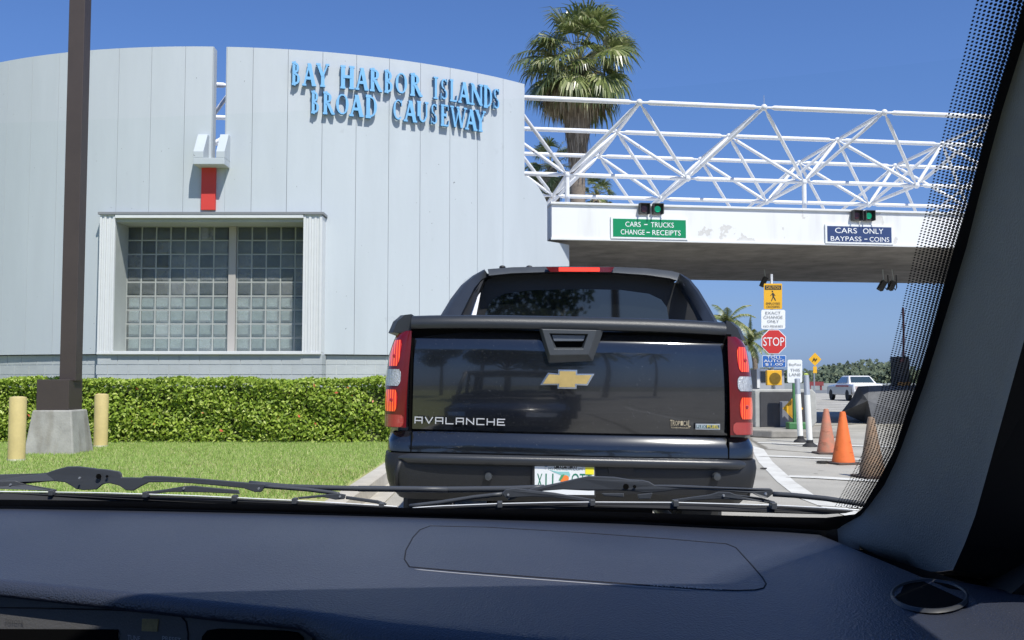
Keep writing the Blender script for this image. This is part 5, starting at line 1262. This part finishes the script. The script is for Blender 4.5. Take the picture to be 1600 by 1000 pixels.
for k, (u, v) in enumerate(((1286,724.5),(1193,733.5))):
    p = PZ(u, v, 0); mb = MB(); q_ = (1, .45)[k]; pts = [(p.x+q_*.11*math.cos(a)*rng.uniform(.5,1), p.y+q_*.09*math.sin(a)*rng.uniform(.5,1), .008) for a in np.linspace(0,5.6,8)]; mb.prism(pts, (.01,0,.03*q_))
    tag(mb.build('debris', mat('dark_debris', (.03,.028,.025), .9)), ['dark scrap lying on the road beside the bright orange cone', 'dark leaf scrap lying on the white lane line'][k], 'litter')

# ================================================================== ISLAND WITH SIGNS
isl = MB(); ix0 = 4.9
isl.prism([(ix0,21.0,0),(ix0+.3,20.6,0),(6.4,20.6,0),(6.7,21.0,0),(6.9,33,0),(ix0+.1,33,0)], (0,0,.16)); 
tag(isl.build('traffic_island', mat('island_concrete', (.34,.32,.28), .9, var=.35, vscale=3, bump=.3, bscale=30), bevel=.03), kind='structure')
M_lg = mat('light_concrete', (.44,.44,.41), .85, var=.2, vscale=4); M_dg = mat('charcoal_panel', (.055,.055,.058), .6, var=.25, vscale=4)
def X_(u, Y): return P(u, 640, Y).x
def Z_(v, Y): return P(1230, v, Y).z
Y_ = 22.0
cab = thing('attenuator_block', 'grey concrete nose block with dark front panel at the island tip', 'barrier', (X_(1228,Y_), Y_, 0))
mb = MB(); x0, x1, z0, z1_ = X_(1180,Y_), X_(1276,Y_), Z_(668,Y_), Z_(608.5,Y_)
pts = [(x0,z0+.0),(x0,z1_-.03),(x0+.06,z1_),(x1-.08,z1_),(x1,z1_-.09),(x1,z0+.12),(x1-.10,z0)]
mb.prism([(x, Y_, z) for x, z in pts], (0,1.0,0)); mb.build('block', M_lg, cab, bevel=.02)
mb = MB(); mb.box((X_(1187.5,Y_), Y_-.03, z0+.005), (X_(1243,Y_), Y_+.02, z1_-.05)); mb.box((X_(1252,Y_), Y_-.02, z0+.04), (X_(1259,Y_), Y_+.02, z1_-.06)); mb.build('front_panel', M_dg, cab, bevel=.008)
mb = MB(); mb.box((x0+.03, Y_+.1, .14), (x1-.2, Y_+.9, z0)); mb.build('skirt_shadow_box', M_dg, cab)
mb = MB(); mb.box((X_(1222,Y_), Y_-.06, .15), (X_(1227,Y_), Y_-.04, z0+.01)); mb.box((X_(1218,Y_), Y_-.045, z0+.02), (X_(1231,Y_), Y_-.03, z1_-.25)); mb.build('plate', mat('grey_plate', (.20,.21,.24), .6), cab)
# yellow diamond marker behind the green post
Yd = 21.7
def flat_sign(name, label, cat, polys_, Y, group=None, post=None, basez=.16):
    """polys_: list of (part name, material, picture outline, depth offset)"""
    u_, v_ = polys_[0][2][0]; all_ = [P(u,v,Y) for u, v in polys_[0][2]]; cx_ = sum(p.x for p in all_)/len(all_)
    t = thing(name, label, cat, (post[0] if post else cx_, Y, basez if post else min(p.z for p in all_)), group)
    for nm, m, pts, d in polys_:
        mb = MB(); mb.prism([P(u,v,Y)+Vector((0,-d,0)) for u, v in pts], (0,.004 if d else .012,0)); mb.build(nm, m, t)
    if post:
        px_, r_, ztop, m = post; mb = MB(); mb.tube([(px_,Y+.04,basez),(px_,Y+.04,ztop)], r_, 10); mb.build('post', m, t, smooth=True)
    return t
def words(t, Y, d, items, m, name='lettering'):
    for s_, u0, v0, u1, v1 in items:
        mb = MB(); a, b = P(u0,v0,Y-d), P(u1,v1,Y-d); text_on(mb, s_, (a+b)/2, (1,0,0), ZU, b.x-a.x, a.z-b.z); o = mb.build(name, m, t)
        if m is M_sw and len(items) > 1: md = o.modifiers.new('weight','SOLIDIFY'); md.thickness = .004; md.offset = 0
    return o
def rrect(u0,v0,u1,v1,r_=2.5):
    o_ = []
    for cx_, cy_, a0 in ((u1-r_,v0+r_,-90),(u1-r_,v1-r_,0),(u0+r_,v1-r_,90),(u0+r_,v0+r_,180)):
        for k in range(4): a = R(a0+30*k); o_.append((cx_+r_*math.cos(a), cy_+r_*math.sin(a)))
    return o_
M_yel = mat('sign_yellow', (.78,.42,.02), .45); M_ink = mat('sign_black', (.03,.03,.03), .5); M_sw = mat('sign_panel_white', (.78,.80,.80), .45); M_red = mat('stop_red', (.55,.035,.03), .4); M_blu = mat('toll_blue', (.03,.13,.42), .4)
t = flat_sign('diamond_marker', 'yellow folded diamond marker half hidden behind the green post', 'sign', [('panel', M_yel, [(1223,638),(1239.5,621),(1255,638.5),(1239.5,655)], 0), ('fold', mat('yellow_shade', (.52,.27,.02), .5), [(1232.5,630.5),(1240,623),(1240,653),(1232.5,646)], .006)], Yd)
# green post with base
Yg = 21.2; gx = X_(1242.5, Yg)
t = thing('green_post', 'slim green post with square green foot on the island', 'post', (gx, Yg, .16)); M_gr = mat('green_paint', (.06,.20,.07), .5, var=.2, vscale=5)
mb = MB(); mb.box((gx-.045,Yg-.045,.16),(gx+.045,Yg+.045,Z_(599,Yg))); mb.build('shaft', M_gr, t, bevel=.004)
mb = MB(); mb.box((gx-.17,Yg-.14,.155),(gx+.23,Yg+.14,.30)); mb.build('foot', M_gr, t, bevel=.02)
# delineators
def delin(ub, vb, ut, vt, vs, label):
    b = PZ(ub, vb, 0); Y = b.y; tp = P(ut, vt, Y); t = thing('delineator_post', label, 'post', (b.x,Y,0), 'white delineator posts before the toll island')
    d = tp - b; cut = (vb-vs)/(vb-vt)
    mb = MB(); mb.tube([b + d*.04, b + d*cut], .052, 14); mb.build('lower_tube', mat('delin_white', (.80,.80,.74), .5), t, autosmooth=50)
    mb = MB(); mb.tube([b + d*(cut+.001), b + d*.99, b + d], [.05,.05,.03], 14); mb.build('upper_tube', mat('delin_grey', (.42,.46,.52), .4, stretch=(8,8,.2), var=.4, vscale=4), t, autosmooth=50)
    mb = MB(); mb.lathe([(.13,0.0),(.12,.03),(.06,.07),(.055,.12)], (b.x,Y,0), n=20); mb.build('rubber_base', M_rubber, t, autosmooth=50)
    if ut > 1255:
        mb = MB(); mb.lathe([(.03,.0),(.045,.012),(.02,.03)], tp, n=12); mb.build('cap', mat('lime', (.55,.65,.15), .5), t)
delin(1251, 691, 1245.5, 591, 616, 'left white delineator post leaning by the lane sign'); delin(1265.5, 698, 1259.5, 586, 617, 'right white delineator post with lime cap')
Yb = 21.4; t = flat_sign('lane_notice', 'white rounded sign reading THIS LANE above the green post', 'sign', [('panel', M_sw, rrect(1230.5,562,1253.5,598), 0)], Yb, post=(X_(1243,Yb), .03, Z_(590,Yb), M_steel))
words(t, Yb, .009, [('BayPass',1233,567.5,1251.5,572.5),('THIS',1235,576,1250,580.5),('LANE',1233,583,1251,587.5)], mat('sign_grey_ink', (.22,.24,.25), .5))
# sign stack on tall pole
Ys_ = 24.2; pxx = X_(1208.5, Ys_); zt_ = zc0 + .28
t = thing('sign_post', 'grey steel pole carrying the stack of toll signs', 'post', (pxx, Ys_+.05, .16)); mb = MB(); mb.tube([(pxx-.0,Ys_+.06,.16),(P(1206.5,428,Ys_).x,Ys_+.06,P(1206,428,Ys_).z)], .035, 10); mb.build('shaft', M_steel, t, smooth=True)
grp = 'signs stacked on the toll pole'
t = flat_sign('caution_sign', 'yellow caution employees crossing sign, topmost of the stack', 'sign', [('panel', M_yel, rrect(1193.5,443,1222,483,1.5), 0), ('header', M_ink, [(1195,446),(1220.5,446),(1220.5,452.5),(1195,452.5)], .006)], Ys_, grp)
words(t, Ys_, .012, [('CAUTION',1197,447,1218.5,451.5)], mat('yellow_print', (.70,.38,.02), .5)); words(t, Ys_, .009, [('EMPLOYEES',1197,472.5,1219,476),('CROSSING',1197.5,477.5,1218.5,481)], M_ink)
mb = MB(); q = lambda u, v: P(u, v, Ys_-.01)
for a, b_, r_ in (((1207.5,457.5),(1208.5,463.5),.020),((1208.5,463),(1205.5,470),.012),((1208.5,463),(1212,469.5),.012),((1207.5,458),(1204,462),.008),((1208.5,458.5),(1211.5,462),.008)): mb.tube([q(*a),q(*b_)], r_, 6)
mb.ball(q(1207,455.2), .018, 8); mb.v = [Vector((v.x, Ys_-.006 + (v.y-(Ys_-.01))*.1, v.z)) for v in mb.v]; mb.build('walking_symbol', M_ink, t)
t = flat_sign('exact_change_sign', 'white sign reading EXACT CHANGE ONLY NO PENNIES above the stop sign', 'sign', [('panel', M_sw, rrect(1189.5,484,1227,514), 0)], Ys_+.002, grp)
words(t, Ys_, .009, [('EXACT',1196,486.7,1220,491),('CHANGE',1193,493.3,1223,497.8),('ONLY',1199,499.9,1217,504.2),('NO PENNIES',1193,508,1223.5,511.5)], MATS['sign_grey_ink'])
def octo(cx_, cy_, r_): return [(cx_+r_*math.cos(R(22.5+45*k)), cy_+r_*math.sin(R(22.5+45*k))) for k in range(8)]
t = flat_sign('stop_sign', 'red octagonal STOP sign with white edge in the sign stack', 'stop sign', [('rim', M_sw, octo(1209,534,20.6), 0), ('panel', M_red, octo(1209,534,19.4), .006)], Ys_-.002, grp)
words(t, Ys_, .013, [('STOP',1192.5,527,1225.5,540.5)], M_sw)
t = flat_sign('toll_sign', 'blue sign reading TOLL AUTOS $1.00 below the stop sign', 'sign', [('rim', M_sw, rrect(1191,555.3,1228,573.8,1.5), 0), ('panel', M_blu, rrect(1191.8,556,1227.2,573,1.2), .006)], Ys_+.004, grp)
words(t, Ys_, .010, [('TOLL',1198,556.4,1221.5,560.2),('AUTOS',1193.3,561.8,1225.8,566),('$1.00',1195.5,567.4,1223,571.8)], M_sw)
# amber beacon
Ya = 23.0; t = thing('amber_beacon', 'square yellow beacon housing with round dark amber lens', 'beacon', (X_(1210,Ya), Ya, .16))
mb = MB(); a, b = P(1198.5,578.5,Ya), P(1222,602,Ya); mb.box((a.x,Ya,b.z),(b.x,Ya+.15,a.z)); mb.build('housing', M_yel, t, bevel=.01)
mb = MB(); c = P(1211,591,Ya); r_ = .125; pts = [c+Vector((r_*math.cos(k*math.pi/12), 0, r_*math.sin(k*math.pi/12))) for k in range(24)]; mb.prism(pts, (0,-.02,0)); mb.build('lens', mat('amber_lens', (.20,.12,.01), .2, var=.3, vscale=14), t, bevel=.004)
mb = MB(); a = P(1205,574,Ya); mb.tube([(c.x,Ya+.1,.16),(c.x,Ya+.1,b.z+.02)], .03, 8); mb.build('stand', M_steel, t)
# small booth behind
Yo = 27.0; t = thing('toll_booth', 'small white framed booth with dark window behind the beacon', 'booth', (X_(1198,Yo), Yo, .16))
a, b = P(1184,577,Yo), P(1226,612,Yo); mb = MB(); mb.box((a.x,Yo,.16),(b.x,Yo+1.6,a.z)); mb.build('body', mat('booth_grey', (.36,.38,.42), .7, var=.1, vscale=3), t, bevel=.02)
mb = MB(); mb.box((a.x-.03,Yo-.04,a.z-.05),(P(1199,577,Yo).x,Yo+.02,a.z+.02)); mb.box((a.x-.03,Yo-.04,Z_(606,Yo)),(a.x+.04,Yo+.02,a.z-.05)); mb.build('frame', M_white, t)
mb = MB(); mb.box((P(1189,580,Yo).x,Yo-.02,Z_(597,Yo)),(P(1199,580,Yo).x,Yo+.01,Z_(580.5,Yo))); mb.build('window', M_dglass, t)
# far yellow diamond sign
Yf = 92.0; t = thing('diamond_sign', 'distant yellow diamond warning sign on a thin post', 'sign', (X_(1273.5,Yf), Yf, 0))
mb = MB(); mb.prism([P(u,v,Yf) for u, v in [(1263.5,561.5),(1273.5,551),(1283.5,561.5),(1273.5,572)]], (0,.03,0)); mb.build('panel', M_yel, t)
mb = MB(); mb.tube([P(1270.5,563.5,Yf-.05),P(1272,559.5,Yf-.05),P(1274.5,563,Yf-.05),P(1276.5,560.5,Yf-.05)], .05, 5); mb.build('symbol', M_ink, t)
mb = MB(); a, b = P(1270.5,572.5,Yf), P(1276.5,583,Yf); mb.box((a.x,Yf,b.z),(b.x,Yf+.03,a.z)); mb.build('lower_plate', M_yel, t)
mb = MB(); mb.tube([(X_(1273.5,Yf),Yf+.08,0),(X_(1273.5,Yf),Yf+.08,a.z)], .06, 6); mb.build('post', M_steel, t)

# hanging fittings under the canopy
def hang(u, v, Y, w, h_, label, ang):
    c = P(u, v, Y); t = thing('floodlight', label, 'floodlight', (c.x, Y, c.z), 'fittings hanging below the canopy')
    ex = Vector((math.cos(ang),0,math.sin(ang))); ez_ = Vector((-math.sin(ang),0,math.cos(ang)))
    mb = MB(); mb.obox(c - ex*w/2 - ez_*h_/2, ex*w, (0,.2,0), ez_*h_); mb.build('housing', M_dg, t, bevel=.01)
    mb = MB(); mb.tube([c+Vector((.02,.1,0)), c+Vector((.06,.1,h_*.4)), (c.x+.03,Y+.1,zc0+.02)], .018, 6); mb.build('bracket', M_steel, t)
hang(1194.5, 440, 30.5, .13, .30, 'small dark floodlight tilted above the caution sign', R(-25))
hang(1380, 446, 30.5, .16, .30, 'left floodlight hanging near the canopy far edge', R(-30)); hang(1395, 446, 30.5, .15, .28, 'right floodlight hanging near the canopy far edge', R(-25))
for u in (1386, 1399):
    c = P(u, 448, 30.6); mb = MB(); mb.tube([c+Vector((.03,0,.35)), c+Vector((.04,0,-.02)), c+Vector((0,0,-.10)), c+Vector((-.05,0,-.03))], .018, 6); tag(mb.build('hanging_cable', M_dg), ['grey cable loop hanging between the two floodlights','grey cable loop hanging right of both floodlights'][u>1390], 'cable')
# sloped dark nose + gate machine on the next island
Yn = 27.5; t = thing('sloped_nose', 'dark grey sloped island nose with faceted sides', 'barrier', (X_(1385,Yn), Yn, 0))
fr = [(1329,646),(1334,629),(1344,621),(1350,604),(1356,601.5),(1364,603),(1440,603),(1450,664),(1362,661)]
f3 = [P(u, v, Yn) for u, v in fr]; f3 = [Vector((p.x, p.y, max(p.z, .0))) for p in f3]
f3[-1].z = 0; f3[-2].z = 0; f3[0].z = max(.22, f3[0].z)
pts = [Vector((P(1329,660,Yn+2).x, Yn+.9, 0)), Vector((f3[0].x, Yn+.8, .28)), Vector((f3[2].x, Yn+.6, f3[2].z)), Vector((f3[3].x, Yn+.5, f3[3].z)), Vector((f3[5].x, Yn+.3, f3[5].z)), Vector((f3[6].x, Yn+.4, f3[6].z)), Vector((f3[6].x+.3, Yn, 0)), Vector((P(1362,661,Yn).x, Yn-.1, 0))]
mb = MB(); ce_ = Vector((P(1355,625,Yn).x, Yn-.05, .62)); mb.add(pts + [ce_], [(i, (i+1) % 8, 8) for i in range(8)] + [(1,0,7,8)] )
mb.f = mb.f[:8]; bk2 = [p + Vector((1.9,4,0)) for p in pts]; mb.add(pts + bk2, [(i, i+8, (i+1)%8+8, (i+1)%8) for i in range(8)] + [tuple(range(8,16))]); mb.build('body', mat('tarp_grey', (.12,.125,.135), .8, var=.35, vscale=2.5, bump=.3, bscale=10), t)
Ym = 28.5; t = thing('toll_gate', 'dark toll gate machine with raised maroon arm and orange panel', 'toll gate', (X_(1412,Ym), Ym, 0))
mb = MB(); a, b = P(1401,557,Ym), P(1422,600,Ym); mb.box((a.x,Ym,.0),(b.x,Ym+.5,a.z)); mb.build('cabinet', M_dg, t, bevel=.02)
mb = MB(); mb.tube([P(1411.5,558,Ym+.1),P(1412,520,Ym+.1),P(1411,481,Ym+.1)], .032, 8); mb.build('gate_arm', mat('maroon_arm', (.16,.07,.09), .6, var=.4, vscale=3), t)
mb = MB(); a, b = P(1403,597,Ym-.1), P(1424,640,Ym-.1); mb.box((a.x,Ym-.1,b.z),(b.x,Ym-.06,a.z)); mb.build('orange_panel', mat('dull_orange', (.50,.22,.05), .6, var=.3, vscale=4), t)
mb = MB(); c = P(1409,563,Ym-.02); mb.box((c.x-.06,Ym-.03,c.z-.05),(c.x+.06,Ym-.005,c.z+.05)); mb.build('red_lamp', MATS['red_lens_off'], t)

# ================================================================== SEDAN DRIVING AWAY
Yc = 58.0; cxr = P(1358,600,Yc).x - .02
sed = thing('sedan', 'pale silver sedan with white roof driving away beyond the toll', 'car', (cxr, Yc, 0))
M_sil = mat('silver_paint', (.46,.46,.45), .35, .3, coat=.6); M_wr = mat('white_paint_car', (.74,.74,.73), .35, coat=.6)
def ssec(y, w, zt, zb=.32): return [(-w*.9,y,zb),(-w,y,.55),(-w,y,.78),(-w*.95,y,zt-.04),(-w*.85,y,zt),(w*.85,y,zt),(w*.95,y,zt-.04),(w,y,.78),(w,y,.55),(w*.9,y,zb)]
mb = MB(); mb.loft([ssec(0,.84,.90,.42), ssec(.06,.89,.95,.36), ssec(.5,.91,.99), ssec(1.2,.92,1.0), ssec(3.4,.92,.98), ssec(4.6,.90,.90), ssec(4.95,.80,.75,.4)]); mb.build('body', M_wr, sed, local=True, autosmooth=35)
mb = MB(); 
for s_ in (-1,): mb.prism([(s_*.925,.25,.36),(s_*.925,4.7,.36),(s_*.925,4.7,.80),(s_*.925,.25,.86)], (s_*.004,0,0))
mb.build('side_panel', M_sil, sed, local=True)
mb = MB(); mb.loft([[(-.80,.95,.98),(.80,.95,.98),(.80,3.45,.96),(-.80,3.45,.96)], [(-.62,1.55,1.42),(.62,1.55,1.42),(.62,2.75,1.42),(-.62,2.75,1.42)], [(-.55,1.65,1.45),(.55,1.65,1.45),(.55,2.65,1.45),(-.55,2.65,1.45)]]); mb.build('cabin', M_wr, sed, local=True, bevel=.02)
mb = MB(); mb.add([(-.66,1.03,1.05),(.66,1.03,1.05),(.55,1.47,1.38),(-.55,1.47,1.38)], [(0,1,2,3)]); o = mb.build('rear_window', mat('tinted_glass', (.03,.05,.06), .08, coat=1), sed, local=True); sol(o, .03)
mb = MB(); mb.add([(-.795,1.35,1.04),(-.795,3.2,1.02),(-.66,2.72,1.36),(-.66,1.65,1.36)], [(0,1,2,3)]); o = mb.build('side_window', MATS['tinted_glass'], sed, local=True); sol(o, .03)
mb = MB(); mb.box((-.936,.7,.80),(-.930,3.0,.90)); mb.build('side_stripe', mat('red_stripe', (.30,.05,.05), .5), sed, local=True)
for s_ in (-1, 1):
    mb = MB(); mb.box((s_*.62-.14,-.01,.66),(s_*.62+.14,.03,.84)); mb.build('tail_light', MATS['red_lens'] if s_ > 0 else mat('lamp_pinkish', (.45,.35,.33), .4), sed, local=True)
    for y in (.95, 3.95):
        w = MB(); w.lathe([(.15,-.1),(.31,-.1),(.33,-.06),(.33,.06),(.31,.1),(.15,.1)], (s_*.84, y, .33), 'x', 24); W_ = w.build('wheel', M_tire, sed, local=True, autosmooth=35)
mb = MB(); mb.box((-.86,-.06,.40),(.86,.02,.56)); mb.build('bumper', mat('bumper_grey', (.30,.30,.30), .5), sed, local=True, bevel=.02)
